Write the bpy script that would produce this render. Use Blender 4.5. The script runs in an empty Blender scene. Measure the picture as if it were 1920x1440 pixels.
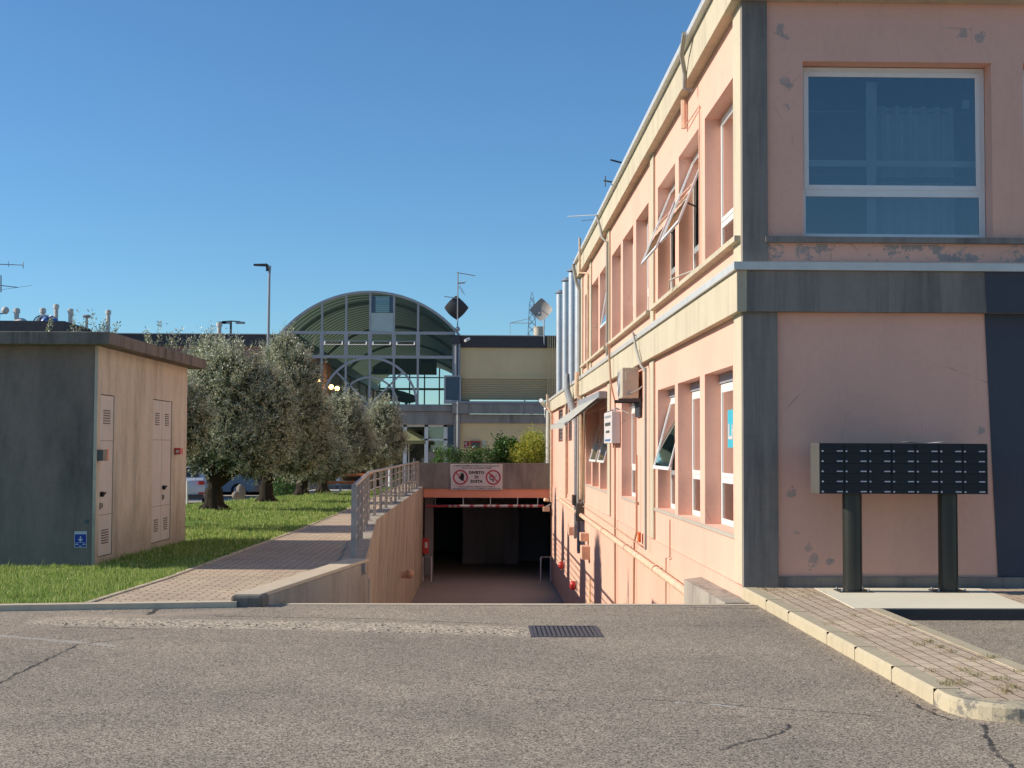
import bpy, math, random
import numpy as np
from mathutils import Vector, Matrix
random.seed(7); rng = np.random.default_rng(7)
S = bpy.context.scene
COL = S.collection
R = math.radians

# ------------------------------------------------------------------ camera, sky, sun, exposure
F_PX, VPX, VPY, CAM_Z = 2600.0, 903.0, 842.0, 1.6
cam_d = bpy.data.cameras.new('camera'); cam = bpy.data.objects.new('camera', cam_d); COL.objects.link(cam)
cam_d.sensor_width = 36.0; cam_d.lens = 36.0 * F_PX / 1920.0
cam_d.clip_start = 0.1; cam_d.clip_end = 3000
yaw = math.atan((960 - VPX) / F_PX); pitch = math.atan((VPY - 720) / F_PX)
cam.matrix_world = Matrix.Translation((0, 0, CAM_Z)) @ Matrix.Rotation(-yaw, 4, 'Z') @ Matrix.Rotation(math.pi / 2 + pitch, 4, 'X') @ Matrix.Rotation(0.004, 4, 'Z')
S.camera = cam
SUN_EL, SUN_DIR = 28.0, Vector((1.0, -0.03, -0.53)).normalized()     # the way the light travels
w = bpy.data.worlds.new('World'); S.world = w; w.use_nodes = True
nt = w.node_tree; nt.nodes.clear()
sky = nt.nodes.new('ShaderNodeTexSky'); sky.sky_type = 'NISHITA'; sky.sun_disc = False
sky.sun_elevation = R(SUN_EL); sky.sun_rotation = R(-88.0)
sky.altitude = 100; sky.air_density = 1.0; sky.dust_density = 0.0; sky.ozone_density = 5.0
bg = nt.nodes.new('ShaderNodeBackground'); bg.inputs[1].default_value = 0.105
wo = nt.nodes.new('ShaderNodeOutputWorld'); tint = nt.nodes.new('ShaderNodeMix'); tint.data_type = 'RGBA'; tint.blend_type = 'MULTIPLY'; tint.inputs[0].default_value = 1.0; tint.inputs[7].default_value = (0.655, 0.875, 0.965, 1)
nt.links.new(sky.outputs[0], tint.inputs[6]); nt.links.new(tint.outputs[2], bg.inputs[0]); nt.links.new(bg.outputs[0], wo.inputs[0])
sd = bpy.data.lights.new('sun', 'SUN'); sd.energy = 4.3; sd.angle = R(0.5); sd.color = (1.0, 0.91, 0.78)
sun = bpy.data.objects.new('sun', sd); COL.objects.link(sun); sun.rotation_euler = SUN_DIR.to_track_quat('-Z', 'Y').to_euler()
S.view_settings.view_transform = 'Standard'; S.view_settings.look = 'None'; S.view_settings.gamma = 1; S.view_settings.exposure = 0.42
S.cycles.use_denoising = True
S.cycles.max_bounces = 8; S.cycles.transparent_max_bounces = 12

CM = cam.matrix_world.to_3x3()
def ray(px, py): return CM @ Vector(((px - 960) / F_PX, -(py - 720) / F_PX, -1.0))
def hz(px, py, z):                       # where a sight line through a photo pixel meets the level z
    d = ray(px, py); return d * ((z - CAM_Z) / d.z) + Vector((0, 0, CAM_Z))
def hx(px, py, X):                       # ... meets the plane x = X
    d = ray(px, py); return d * (X / d.x) + Vector((0, 0, CAM_Z))
def hy(px, py, Y):                       # ... meets the plane y = Y
    d = ray(px, py); return d * (Y / d.y) + Vector((0, 0, CAM_Z))

# ------------------------------------------------------------------ mesh helpers
class MB:
    def __init__(s): s.v = []; s.f = []
    def quad(s, *p):
        n = len(s.v); s.v += [tuple(q) for q in p]; s.f.append(tuple(range(n, n + len(p)))); return s
    def fbox(s, fn, a0, a1, b0, b1, c0, c1):
        n = len(s.v)
        for c in (c0, c1):
            for a, b in ((a0, b0), (a1, b0), (a1, b1), (a0, b1)): s.v.append(tuple(fn(a, b, c)))
        for q in ((0, 3, 2, 1), (4, 5, 6, 7), (0, 1, 5, 4), (1, 2, 6, 5), (2, 3, 7, 6), (3, 0, 4, 7)): s.f.append(tuple(n + i for i in q))
        return s
    def box(s, x0, x1, y0, y1, z0, z1): return s.fbox(lambda a, b, c: (a, b, c), x0, x1, y0, y1, z0, z1)
    def prism(s, poly, z0, z1, top=True, bottom=True):
        n = len(s.v); k = len(poly)
        zf0 = z0 if callable(z0) else (lambda p: z0); zf1 = z1 if callable(z1) else (lambda p: z1)
        s.v += [(p[0], p[1], zf0(p)) for p in poly] + [(p[0], p[1], zf1(p)) for p in poly]
        for i in range(k): s.f.append((n + i, n + (i + 1) % k, n + k + (i + 1) % k, n + k + i))
        if top: s.f.append(tuple(n + k + i for i in range(k)))
        if bottom: s.f.append(tuple(n + k - 1 - i for i in range(k)))
        return s
    def tube(s, pts, r, n=8, cap=True):
        pts = [Vector(p) for p in pts]; rs = r if isinstance(r, (list, tuple)) else [r] * len(pts)
        base = len(s.v); prev = None
        for i, p in enumerate(pts):
            d = (pts[min(i + 1, len(pts) - 1)] - pts[max(i - 1, 0)]).normalized()
            if prev is None:
                u = d.cross(Vector((0, 0, 1)));  u = d.cross(Vector((1, 0, 0))) if u.length < 1e-3 else u
            else:
                u = prev - d * prev.dot(d)
            u.normalize(); prev = u; q = d.cross(u)
            for k in range(n):
                a = 2 * math.pi * k / n; s.v.append(tuple(p + (u * math.cos(a) + q * math.sin(a)) * rs[i]))
        for i in range(len(pts) - 1):
            for k in range(n):
                k2 = (k + 1) % n; s.f.append((base + i * n + k, base + i * n + k2, base + (i + 1) * n + k2, base + (i + 1) * n + k))
        if cap:
            s.f.append(tuple(base + n - 1 - k for k in range(n))); s.f.append(tuple(base + (len(pts) - 1) * n + k for k in range(n)))
        return s
    def cyl(s, x, y, z0, z1, r, n=16, r2=None): return s.tube([(x, y, z0), (x, y, z1)], [r, r if r2 is None else r2], n)
    def ball(s, c, rx, ry=None, rz=None, n=12, m=8, half=False):
        ry = ry or rx; rz = rz or rx; b = len(s.v)
        for j in range(m + 1):
            t = (math.pi / 2 if half else math.pi) * j / m
            for k in range(n):
                a = 2 * math.pi * k / n
                s.v.append((c[0] + rx * math.sin(t) * math.cos(a), c[1] + ry * math.sin(t) * math.sin(a), c[2] + rz * math.cos(t)))
        for j in range(m):
            for k in range(n):
                k2 = (k + 1) % n; s.f.append((b + j * n + k, b + j * n + k2, b + (j + 1) * n + k2, b + (j + 1) * n + k))
        return s
    def arc_band(s, cx, cz, r0, r1, a0, a1, y0, y1, n=24):       # a flat ring piece standing in the xz plane
        for i in range(n):
            t0 = a0 + (a1 - a0) * i / n; t1 = a0 + (a1 - a0) * (i + 1) / n
            P = lambda r, t, y: (cx + r * math.cos(t), y, cz + r * math.sin(t))
            s.quad(P(r0, t0, y0), P(r1, t0, y0), P(r1, t1, y0), P(r0, t1, y0)); s.quad(P(r0, t0, y1), P(r1, t0, y1), P(r1, t1, y1), P(r0, t1, y1))
            s.quad(P(r1, t0, y0), P(r1, t1, y0), P(r1, t1, y1), P(r1, t0, y1)); s.quad(P(r0, t0, y0), P(r0, t1, y0), P(r0, t1, y1), P(r0, t0, y1))
        return s

def wloc(o):
    v = Vector((0, 0, 0))
    while o is not None: v += o.location; o = o.parent
    return v
def put(name, mb, mat, parent=None, local=False, smooth=False, bevel=0.0):
    me = bpy.data.meshes.new(name)
    off = Vector((0, 0, 0)) if (local or parent is None) else wloc(parent)
    me.from_pydata([(a - off.x, b - off.y, c - off.z) for a, b, c in mb.v], [], mb.f)
    if smooth:
        me.polygons.foreach_set('use_smooth', [True] * len(me.polygons))
    me.materials.append(mat); me.update()
    o = bpy.data.objects.new(name, me); COL.objects.link(o); o.parent = parent
    if bevel:
        m = o.modifiers.new('bevel', 'BEVEL'); m.width = bevel; m.segments = 2; m.limit_method = 'ANGLE'; m.angle_limit = R(40)
    if smooth:
        me.set_sharp_from_angle(angle=R(45))
    return o
def put_np(name, V, F, mat, parent=None):
    me = bpy.data.meshes.new(name); V = np.asarray(V, np.float32); F = np.asarray(F, np.int32); k = F.shape[1]
    me.vertices.add(len(V)); me.vertices.foreach_set('co', V.ravel())
    me.loops.add(F.size); me.loops.foreach_set('vertex_index', F.ravel())
    me.polygons.add(len(F)); me.polygons.foreach_set('loop_start', np.arange(0, F.size, k, dtype=np.int32)); me.polygons.foreach_set('loop_total', np.full(len(F), k, np.int32))
    me.update(calc_edges=True); me.materials.append(mat)
    o = bpy.data.objects.new(name, me); COL.objects.link(o); o.parent = parent; return o
def tag(o, label, cat, group=None, kind=None):
    o['label'] = label; o['category'] = cat
    if group: o['group'] = group
    if kind: o['kind'] = kind
    return o
def thing(name, loc, label, cat, group=None):
    o = bpy.data.objects.new(name, None); COL.objects.link(o); o.location = loc; o.empty_display_size = 0.2
    return tag(o, label, cat, group)
def structure(name, mb, mat, **k):
    o = put(name, mb, mat, **k); o['kind'] = 'structure'; return o
def copy_tree(o, parent=None):
    c = o.copy(); COL.objects.link(c); c.parent = parent
    for ch in list(o.children): copy_tree(ch, c)
    return c
def letters(name, body, mat, parent, fn, width, height, bold=0.0):
    """text laid on a face: fn(u, v) -> world point, u right, v up, centred"""
    cu = bpy.data.curves.new(name, 'FONT'); cu.body = body; cu.align_x = 'CENTER'; cu.align_y = 'CENTER'; cu.resolution_u = 2; cu.offset = bold
    t = bpy.data.objects.new(name, cu); COL.objects.link(t); bpy.context.view_layer.update()
    me = bpy.data.meshes.new_from_object(t.evaluated_get(bpy.context.evaluated_depsgraph_get())); bpy.data.objects.remove(t); bpy.data.curves.remove(cu)
    xs = [v.co.x for v in me.vertices]; ys = [v.co.y for v in me.vertices]
    cx, cy = (max(xs) + min(xs)) / 2, (max(ys) + min(ys)) / 2; sx = width / (max(xs) - min(xs)); sy = height / (max(ys) - min(ys))
    off = wloc(parent)
    for v in me.vertices: v.co = Vector(fn((v.co.x - cx) * sx, (v.co.y - cy) * sy)) - off
    me.materials.clear(); me.materials.append(mat)
    o = bpy.data.objects.new(name, me); COL.objects.link(o); o.parent = parent; return o

# ------------------------------------------------------------------ materials
def lin(r, g, b): return tuple(((c / 255) / 12.92 if c / 255 <= 0.04045 else ((c / 255 + 0.055) / 1.055) ** 2.4) for c in (r, g, b)) + (1.0,)
class NT:
    def __init__(s, name):
        s.m = bpy.data.materials.new(name); s.m.use_nodes = True; s.t = s.m.node_tree; s.n = s.t.nodes
        s.b = s.n['Principled BSDF']; s.geo = None
    def new(s, k, **kw):
        x = s.n.new(k)
        for a, v in kw.items(): setattr(x, a, v)
        return x
    def L(s, a, b): s.t.links.new(a, b)
    def pos(s):
        if s.geo is None: s.geo = s.new('ShaderNodeNewGeometry')
        return s.geo.outputs['Position']
    def mapped(s, scale=(1, 1, 1), rot=(0, 0, 0), loc=(0, 0, 0)):
        m = s.new('ShaderNodeMapping'); s.L(s.pos(), m.inputs[0]); m.inputs['Scale'].default_value = scale; m.inputs['Rotation'].default_value = rot; m.inputs['Location'].default_value = loc; return m.outputs[0]
    def noise(s, scale, detail=4, rough=0.6, vec=None):
        x = s.new('ShaderNodeTexNoise'); x.inputs['Scale'].default_value = scale; x.inputs['Detail'].default_value = detail; x.inputs['Roughness'].default_value = rough
        s.L(vec if vec is not None else s.pos(), x.inputs['Vector']); return x.outputs['Fac']
    def vor(s, scale, vec=None, feature='F1', out='Distance'):
        x = s.new('ShaderNodeTexVoronoi'); x.feature = feature; x.inputs['Scale'].default_value = scale; s.L(vec if vec is not None else s.pos(), x.inputs['Vector']); return x.outputs[out]
    def ramp(s, f, *stops):
        x = s.new('ShaderNodeValToRGB'); el = x.color_ramp.elements
        while len(el) < len(stops): el.new(0.5)
        for e, (p, c) in zip(el, stops): e.position = p; e.color = (c, c, c, 1) if not isinstance(c, tuple) else c
        s.L(f, x.inputs[0]); return x.outputs[0]
    def mix(s, f, a, b, mode='MIX'):
        x = s.new('ShaderNodeMix', data_type='RGBA', blend_type=mode)
        for v, i in ((f, 0), (a, 6), (b, 7)):
            if hasattr(v, 'links') or hasattr(v, 'is_linked'): s.L(v, x.inputs[i])
            else: x.inputs[i].default_value = v
        return x.outputs[2]
    def math(s, op, a, b=0.0, c=None, clamp=False):
        x = s.new('ShaderNodeMath', operation=op); x.use_clamp = clamp
        for v, i in ((a, 0), (b, 1), (c, 2)):
            if v is None: continue
            if hasattr(v, 'is_linked'): s.L(v, x.inputs[i])
            else: x.inputs[i].default_value = v
        return x.outputs[0]
    def xyz(s):
        x = s.new('ShaderNodeSeparateXYZ'); s.L(s.pos(), x.inputs[0]); return x.outputs
    def bump(s, h, strength=0.3, dist=0.01):
        x = s.new('ShaderNodeBump'); x.inputs['Strength'].default_value = strength; x.inputs['Distance'].default_value = dist; s.L(h, x.inputs['Height']); s.L(x.outputs[0], s.b.inputs['Normal'])
    def col(s, c):
        if hasattr(c, 'is_linked'): s.L(c, s.b.inputs['Base Color'])
        else: s.b.inputs['Base Color'].default_value = c
    def rough(s, r, spec=None, metal=None):
        s.b.inputs['Roughness'].default_value = r
        if spec is not None: s.b.inputs['Specular IOR Level'].default_value = spec
        if metal is not None: s.b.inputs['Metallic'].default_value = metal
        return s.m
def dk(c, f): return (c[0] * f, c[1] * f, c[2] * f, 1)
def paint(name, c, rough=0.5, spec=0.4, var=0.12, scale=3.0, metal=0.0, bump=0.0):
    k = NT(name); f = k.noise(scale, 5); k.col(k.mix(k.ramp(f, (0.3, 0.0), (0.7, 1.0)), dk(c, 1 - var), dk(c, 1 + var * 0.5)))
    if bump: k.bump(k.noise(60, 3), bump, 0.004)
    return k.rough(rough, spec, metal)
def plaster(name, c, dirt, streak=0.25, bump=0.25, spots=0.0, extra=None, sr=(0.52, 0.78), sc=(5.5, 5.5, 0.28)):
    k = NT(name)
    big = k.noise(0.55, 5, 0.6); fine = k.noise(14, 5, 0.65)
    st = k.noise(1.0, 7, 0.72, k.mapped(sc))
    base = k.mix(k.ramp(big, (0.3, 0.0), (0.7, 1.0)), dk(c, 0.92), dk(c, 1.05))
    base = k.mix(k.math('MULTIPLY', k.ramp(st, (sr[0], 0.0), (sr[1], 1.0)), k.math('MULTIPLY', k.ramp(k.noise(0.9, 4, 0.6), (0.30, 0.35), (0.62, 1.0)), streak)), base, dirt)
    base = k.mix(k.math('MULTIPLY', k.ramp(fine, (0.45, 0.0), (0.8, 1.0)), 0.18), base, dirt)
    if spots:
        sp = k.ramp(k.noise(2.3, 7, 0.75), (0.70, 0.0), (0.735, 1.0)); base = k.mix(k.math('MULTIPLY', sp, spots), base, lin(150, 146, 140))
    if extra: base = extra(k, base)
    k.col(base); k.bump(k.noise(45, 6, 0.7), bump, 0.006); return k.rough(0.92, 0.15)

PINK = (0.80, 0.455, 0.345, 1); PINKD = (0.52, 0.33, 0.25, 1)
def front_peel(k, base):
    o = k.xyz(); wn = k.noise(3.0, 6, 0.8); wf = k.noise(13, 6, 0.8)
    # flaked strip below the sill, and bare spots on the ground floor and round the window
    a = k.math('MULTIPLY', k.math('GREATER_THAN', o[2], 3.70), k.math('LESS_THAN', o[2], 3.885)); a = k.math('MULTIPLY', a, k.math('LESS_THAN', o[1], 15.3))
    band = k.ramp(k.noise(3.6, 6, 0.75, k.mapped((1, 1, 1.2), loc=(1.7, 0, 0.4))), (0.50, 0.0), (0.56, 1.0))
    base = k.mix(k.math('MULTIPLY', k.math('MULTIPLY', a, band), 0.85), base, k.mix(wf, (0.18, 0.18, 0.17, 1), (0.42, 0.40, 0.37, 1)))
    hc_ = k.vor(0.9, vec=k.mapped((1.3, 1.3, 1), loc=(.3, 0, .2)), feature='DISTANCE_TO_EDGE')
    hc_ = k.math('MULTIPLY', k.math('LESS_THAN', k.math('ADD', hc_, k.math('MULTIPLY', k.math('SUBTRACT', wn, .5), .05)), .0022), k.ramp(k.noise(.8, 3), (.5, 0.0), (.6, .38)))
    base = k.mix(hc_, base, (0.25, 0.17, 0.13, 1))
    for (x, z, r) in ((3.311, 6.284, .06), (3.383, 6.212, .035), (3.368, 5.707, .05), (3.421, 5.659, .03), (3.384, 5.42, .02), (5.361, 6.252, .05), (5.553, 6.223, .05), (3.471, .70, .03), (3.587, .515, .045), (3.634, .416, .06), (3.633, .328, .03), (3.822, .40, .03), (5.519, 1.821, .03), (3.409, 1.127, .05)):
        v = k.new('ShaderNodeCombineXYZ'); k.L(k.math('SUBTRACT', o[0], x), v.inputs[0]); k.L(k.math('SUBTRACT', o[2], z), v.inputs[1])
        ln = k.new('ShaderNodeVectorMath', operation='LENGTH'); k.L(v.outputs[0], ln.inputs[0])
        d = k.math('ADD', ln.outputs['Value'], k.math('MULTIPLY', k.math('SUBTRACT', wf, 0.5), 0.30))
        mk = k.math('MULTIPLY', k.math('LESS_THAN', d, r), k.math('LESS_THAN', o[1], 15.3)); base = k.mix(k.math('MULTIPLY', mk, k.ramp(wn, (0.35, 0.45), (0.6, 0.85))), base, (0.30, 0.285, 0.265, 1))
    return base
M = {}
M['pink'] = plaster('pink_render', PINK, PINKD, 0.30, 0.25, 0.0, front_peel, sr=(.48, .80), sc=(3, 3, .35))
def base_dirt(k, base):
    o = k.xyz()
    lowm = k.math('MULTIPLY', k.ramp(k.noise(1.3, 6, 0.75), (0.56, 0.0), (0.66, 1.0)), 0.45)
    return k.mix(lowm, base, (0.62, 0.50, 0.36, 1))
M['pink_base'] = plaster('pink_basement_render', (0.72, 0.44, 0.33, 1), PINKD, 0.22, 0.35, 0.35, base_dirt)
M['lintel'] = plaster('salmon_lintel', (0.78, 0.34, 0.22, 1), (0.6, 0.3, 0.2, 1), 0.1, 0.2)
M['anthracite'] = plaster('anthracite_paint', (0.075, 0.08, 0.10, 1), (0.11, 0.11, 0.12, 1), 0.2, 0.12)
M['sillstone'] = plaster('sill_stone', (0.46, 0.41, 0.34, 1), (0.25, 0.22, 0.18, 1), 0.4, 0.3)
M['concrete'] = plaster('cast_concrete', (0.56, 0.49, 0.36, 1), (0.27, 0.23, 0.16, 1), 0.7, 0.3, sr=(.47, .78), sc=(4, 4, .35))
M['concrete_dark'] = plaster('weathered_concrete', (0.22, 0.195, 0.165, 1), (0.05, 0.045, 0.04, 1), 0.9, 0.5, sr=(.42, .64), sc=(7, 7, .8))
M['concrete_shaded'] = plaster('shaded_concrete', (0.27, 0.24, 0.21, 1), (0.09, 0.085, 0.08, 1), 0.9, 0.4, sr=(.42, .72), sc=(5, 5, .35))  # darker copy of the cast concrete for front faces in shade
M['ramp_wall'] = plaster('stained_ramp_wall', (0.40, 0.355, 0.295, 1), (0.10, 0.09, 0.08, 1), 0.95, 0.45, sr=(.46, .76), sc=(4, 1.5, .55))
M['beam'] = plaster('stained_beam_concrete', (0.28, 0.245, 0.21, 1), (0.11, 0.10, 0.09, 1), 0.9, 0.4, sr=(.42, .72), sc=(3.5, 3.5, .7))
M['far_concrete'] = plaster('far_band_concrete', (0.36, 0.325, 0.29, 1), (0.15, 0.14, 0.13, 1), 0.8, 0.3, sr=(.44, .68), sc=(3, 3, .4))
def cabin_foot(k, base):
    o = k.xyz(); d = k.math('ADD', o[2], k.math('MULTIPLY', k.math('SUBTRACT', k.noise(2.4, 6, .75), .5), 1.6))
    return k.mix(k.math('MULTIPLY', k.ramp(d, (0.15, 1.0), (0.95, 0.0)), 0.55), base, (0.27, 0.21, 0.15, 1))
M['cabin'] = plaster('cabin_render', (0.62, 0.54, 0.42, 1), (0.24, 0.20, 0.16, 1), 0.85, 0.35, sr=(.46, .72), sc=(2.2, 2.2, .5), extra=cabin_foot)
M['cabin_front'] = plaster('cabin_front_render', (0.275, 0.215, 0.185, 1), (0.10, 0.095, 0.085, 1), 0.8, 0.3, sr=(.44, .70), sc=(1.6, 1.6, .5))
M['yellow'] = plaster('yellow_render', (0.84, 0.62, 0.34, 1), (0.5, 0.4, 0.28, 1), 0.25, 0.15, 0.5)
M['redwall'] = plaster('brown_render', (0.38, 0.20, 0.15, 1), (0.2, 0.15, 0.12, 1), 0.3, 0.15)
M['fascia_dark'] = plaster('dark_fascia', (0.085, 0.08, 0.085, 1), (0.15, 0.14, 0.14, 1), 0.4, 0.15)
M['ramp_floor'] = plaster('ramp_floor_concrete', (0.30, 0.265, 0.22, 1), (0.22, 0.19, 0.16, 1), 0.5, 0.3)
M['garage'] = plaster('garage_concrete', (0.26, 0.26, 0.28, 1), (0.08, 0.08, 0.08, 1), 0.4, 0.2)
M['darkstep'] = plaster('dark_step_face', (0.075, 0.07, 0.065, 1), (0.04, 0.04, 0.04, 1), 0.6, 0.3)
M['slab'] = plaster('new_concrete_slab', (0.78, 0.71, 0.54, 1), (0.60, 0.53, 0.40, 1), 0.1, 0.15)
M['white'] = paint('white_window_plastic', (0.78, 0.77, 0.74, 1), 0.35, 0.5, 0.05)
M['offwhite'] = paint('cream_metal', (0.55, 0.49, 0.38, 1), 0.45, 0.4, 0.1)
M['gutter'] = paint('gutter_metal', (0.62, 0.60, 0.55, 1), 0.35, 0.5, 0.1, metal=0.1)
M['door'] = paint('beige_door', (0.52, 0.48, 0.43, 1), 0.5, 0.4, 0.06)
M['black'] = paint('black_metal', (0.014, 0.016, 0.022, 1), 0.45, 0.35, 0.1)
M['post'] = paint('black_post', (0.022, 0.022, 0.018, 1), 0.33, 0.5, 0.1)
M['mailside'] = paint('grey_metal_side', (0.09, 0.088, 0.08, 1), 0.4, 0.5, 0.1)
M['label'] = paint('pale_plate', (0.55, 0.56, 0.6, 1), 0.4, 0.4, 0.05)
M['steel'] = paint('stainless_steel', (0.62, 0.61, 0.60, 1), 0.36, 0.6, 0.08, metal=0.55)
M['galv'] = paint('galvanised_rail', (0.40, 0.36, 0.32, 1), 0.5, 0.4, 0.2, 8)
M['greymetal'] = paint('grey_metal', (0.30, 0.31, 0.33, 1), 0.45, 0.5, 0.1)
M['frame_grey'] = paint('grey_curtain_frame', (0.42, 0.41, 0.41, 1), 0.45, 0.4, 0.08)
M['darkmetal'] = paint('dark_metal', (0.05, 0.05, 0.055, 1), 0.5, 0.4, 0.1)
M['plastic_grey'] = paint('grey_plastic', (0.27, 0.27, 0.27, 1), 0.6, 0.3, 0.2, 9)
M['red'] = paint('red_paint', (0.50, 0.035, 0.03, 1), 0.4, 0.5, 0.1)
M['barred'] = paint('worn_shaded_red_paint', (0.27, 0.04, 0.045, 1), 0.6, 0.3, 0.25)  # worn bar red, darkened to put the shadow into its colour
M['barpale'] = paint('worn_shaded_white_paint', (0.38, 0.31, 0.30, 1), 0.6, 0.3, 0.25)  # worn bar white, its shadow likewise mixed into the colour
M['redsign'] = paint('sign_red', (0.42, 0.04, 0.07, 1), 0.5, 0.3, 0.05)
M['orange'] = paint('orange_paint', (0.75, 0.17, 0.04, 1), 0.45, 0.4, 0.1)
M['signwhite'] = paint('sign_white', (0.62, 0.57, 0.54, 1), 0.5, 0.3, 0.06)
M['ink'] = paint('ink_black', (0.02, 0.02, 0.02, 1), 0.6, 0.2, 0.0)
M['teal'] = paint('teal_sign', (0.05, 0.42, 0.52, 1), 0.5, 0.3, 0.03)
M['blue'] = paint('blue_sign', (0.02, 0.05, 0.32, 1), 0.5, 0.3, 0.03)
M['bluedome'] = paint('blue_plastic', (0.07, 0.17, 0.42, 1), 0.4, 0.5, 0.1)
M['bluepanel'] = paint('blue_grey_panel', (0.06, 0.10, 0.14, 1), 0.3, 0.5, 0.1)
M['awning'] = paint('grey_awning', (0.42, 0.41, 0.36, 1), 0.8, 0.1, 0.1)
M['pinkpipe'] = paint('pink_painted_pipe', (0.74, 0.48, 0.34, 1), 0.5, 0.3, 0.15, 6)
M['creampipe'] = paint('cream_pipe', (0.74, 0.54, 0.37, 1), 0.5, 0.3, 0.2, 5)
M['rust'] = paint('brown_pipe', (0.55, 0.34, 0.23, 1), 0.6, 0.3, 0.15)
M['dishpale'] = paint('pale_dish', (0.36, 0.33, 0.30, 1), 0.6, 0.3, 0.1)
M['chimney'] = paint('pale_chimney', (0.62, 0.58, 0.52, 1), 0.6, 0.3, 0.12, 5)
M['drain'] = paint('drain_iron', (0.10, 0.085, 0.085, 1), 0.55, 0.4, 0.2, 8)
M['cord'] = paint('cable', (0.36, 0.34, 0.3, 1), 0.6, 0.3, 0.1)
M['yellowwood'] = paint('warm_panel', (0.85, 0.42, 0.13, 1), 0.6, 0.3, 0.15)
M['olive'] = paint('olive_beam', (0.15, 0.16, 0.08, 1), 0.5, 0.3, 0.1)
M['carwhite'] = paint('car_paint_silver', (0.55, 0.57, 0.60, 1), 0.2, 0.6, 0.02)
M['carblue'] = paint('car_paint_blue', (0.16, 0.19, 0.23, 1), 0.2, 0.6, 0.02)
M['cardark'] = paint('car_paint_dark', (0.04, 0.045, 0.05, 1), 0.2, 0.6, 0.02)
M['tyre'] = paint('tyre_rubber', (0.02, 0.02, 0.02, 1), 0.8, 0.2, 0.05)
M['carglass'] = paint('car_glass', (0.02, 0.03, 0.035, 1), 0.08, 0.6, 0.0)
M['taillight'] = paint('tail_light_red', (0.45, 0.015, 0.015, 1), 0.2, 0.6, 0.0)
M['boulder'] = plaster('boulder_stone', (0.26, 0.21, 0.17, 1), (0.25, 0.2, 0.16, 1), 0.2, 0.5)
M['parasol'] = paint('shaded_cream_canvas', (0.27, 0.26, 0.12, 1), 0.85, 0.1, 0.08)  # cream canvas coloured darker to stand in for shade
M['curtain'] = paint('white_curtain', (0.72, 0.72, 0.72, 1), 0.9, 0.1, 0.05)

def glass(name, tint, base, k0=0.16, kf=0.9):
    k = NT(name); tr = k.new('ShaderNodeBsdfTransparent'); tr.inputs[0].default_value = tint
    gl = k.new('ShaderNodeBsdfGlossy'); gl.inputs['Roughness'].default_value = 0.015; gl.inputs[0].default_value = base
    fr = k.new('ShaderNodeFresnel'); fr.inputs[0].default_value = 1.52
    f = k.math('ADD', k.math('MULTIPLY', fr.outputs[0], kf), k0, clamp=True)
    bp = k.new('ShaderNodeBump'); bp.inputs['Strength'].default_value = 0.04; bp.inputs['Distance'].default_value = 0.02; k.L(k.noise(1.2, 2), bp.inputs['Height']); k.L(bp.outputs[0], gl.inputs['Normal'])
    mx = k.new('ShaderNodeMixShader'); k.L(f, mx.inputs[0]); k.L(tr.outputs[0], mx.inputs[1]); k.L(gl.outputs[0], mx.inputs[2])
    k.L(mx.outputs[0], k.n['Material Output'].inputs[0]); return k.m
M['glass'] = glass('window_glass', (0.68, 0.74, 0.76, 1), (1.0, 0.97, 0.95, 1), 0.10)
M['glass_thin'] = glass('clear_glazing', (0.90, 0.93, 0.90, 1), (0.9, 0.95, 1, 1), 0.0, 0.45)
# venetian blind: horizontal slats as fine stripes and relief
k = NT('venetian_blind'); wv = k.new('ShaderNodeTexWave'); wv.bands_direction = 'Z'; wv.inputs['Scale'].default_value = 6.5; k.L(k.pos(), wv.inputs[0])
k.col(k.mix(wv.outputs['Fac'], (0.40, 0.31, 0.25, 1), (0.60, 0.50, 0.42, 1))); k.bump(wv.outputs['Fac'], 0.6, 0.02); M['blind'] = k.rough(0.7, 0.2)
# slatted shutter
k = NT('louvre_panel'); wv = k.new('ShaderNodeTexWave'); wv.bands_direction = 'Z'; wv.inputs['Scale'].default_value = 3.6; k.L(k.pos(), wv.inputs[0])
k.col(k.mix(wv.outputs['Fac'], (0.50, 0.36, 0.19, 1), (0.80, 0.60, 0.34, 1))); k.bump(wv.outputs['Fac'], 0.8, 0.05); M['louvre'] = k.rough(0.7, 0.2)
# green corrugated vault sheet: lets some light through
k = NT('green_corrugated_sheet'); f = k.noise(0.8, 4)
wv = k.new('ShaderNodeTexWave'); wv.bands_direction = 'Y'; wv.inputs['Scale'].default_value = 0.30; k.L(k.pos(), wv.inputs[0])
cc = k.mix(k.ramp(wv.outputs['Fac'], (0.35, 0.0), (0.65, 1.0)), (0.11, 0.16, 0.10, 1), (0.42, 0.53, 0.35, 1)); k.col(cc)
tl = k.new('ShaderNodeBsdfTranslucent'); k.L(cc, tl.inputs[0]); mx = k.new('ShaderNodeMixShader'); mx.inputs[0].default_value = 0.12
k.L(k.b.outputs[0], mx.inputs[1]); k.L(tl.outputs[0], mx.inputs[2]); k.L(mx.outputs[0], k.n['Material Output'].inputs[0]); M['vault'] = k.rough(0.6, 0.3)
def emis(name, c, s):
    k = NT(name); k.b.inputs['Emission Color'].default_value = c; k.b.inputs['Emission Strength'].default_value = s; k.col(c); return k.m
M['lamp_on'] = emis('lit_bulb', (1.0, 0.50, 0.18, 1), 10.0)

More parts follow.
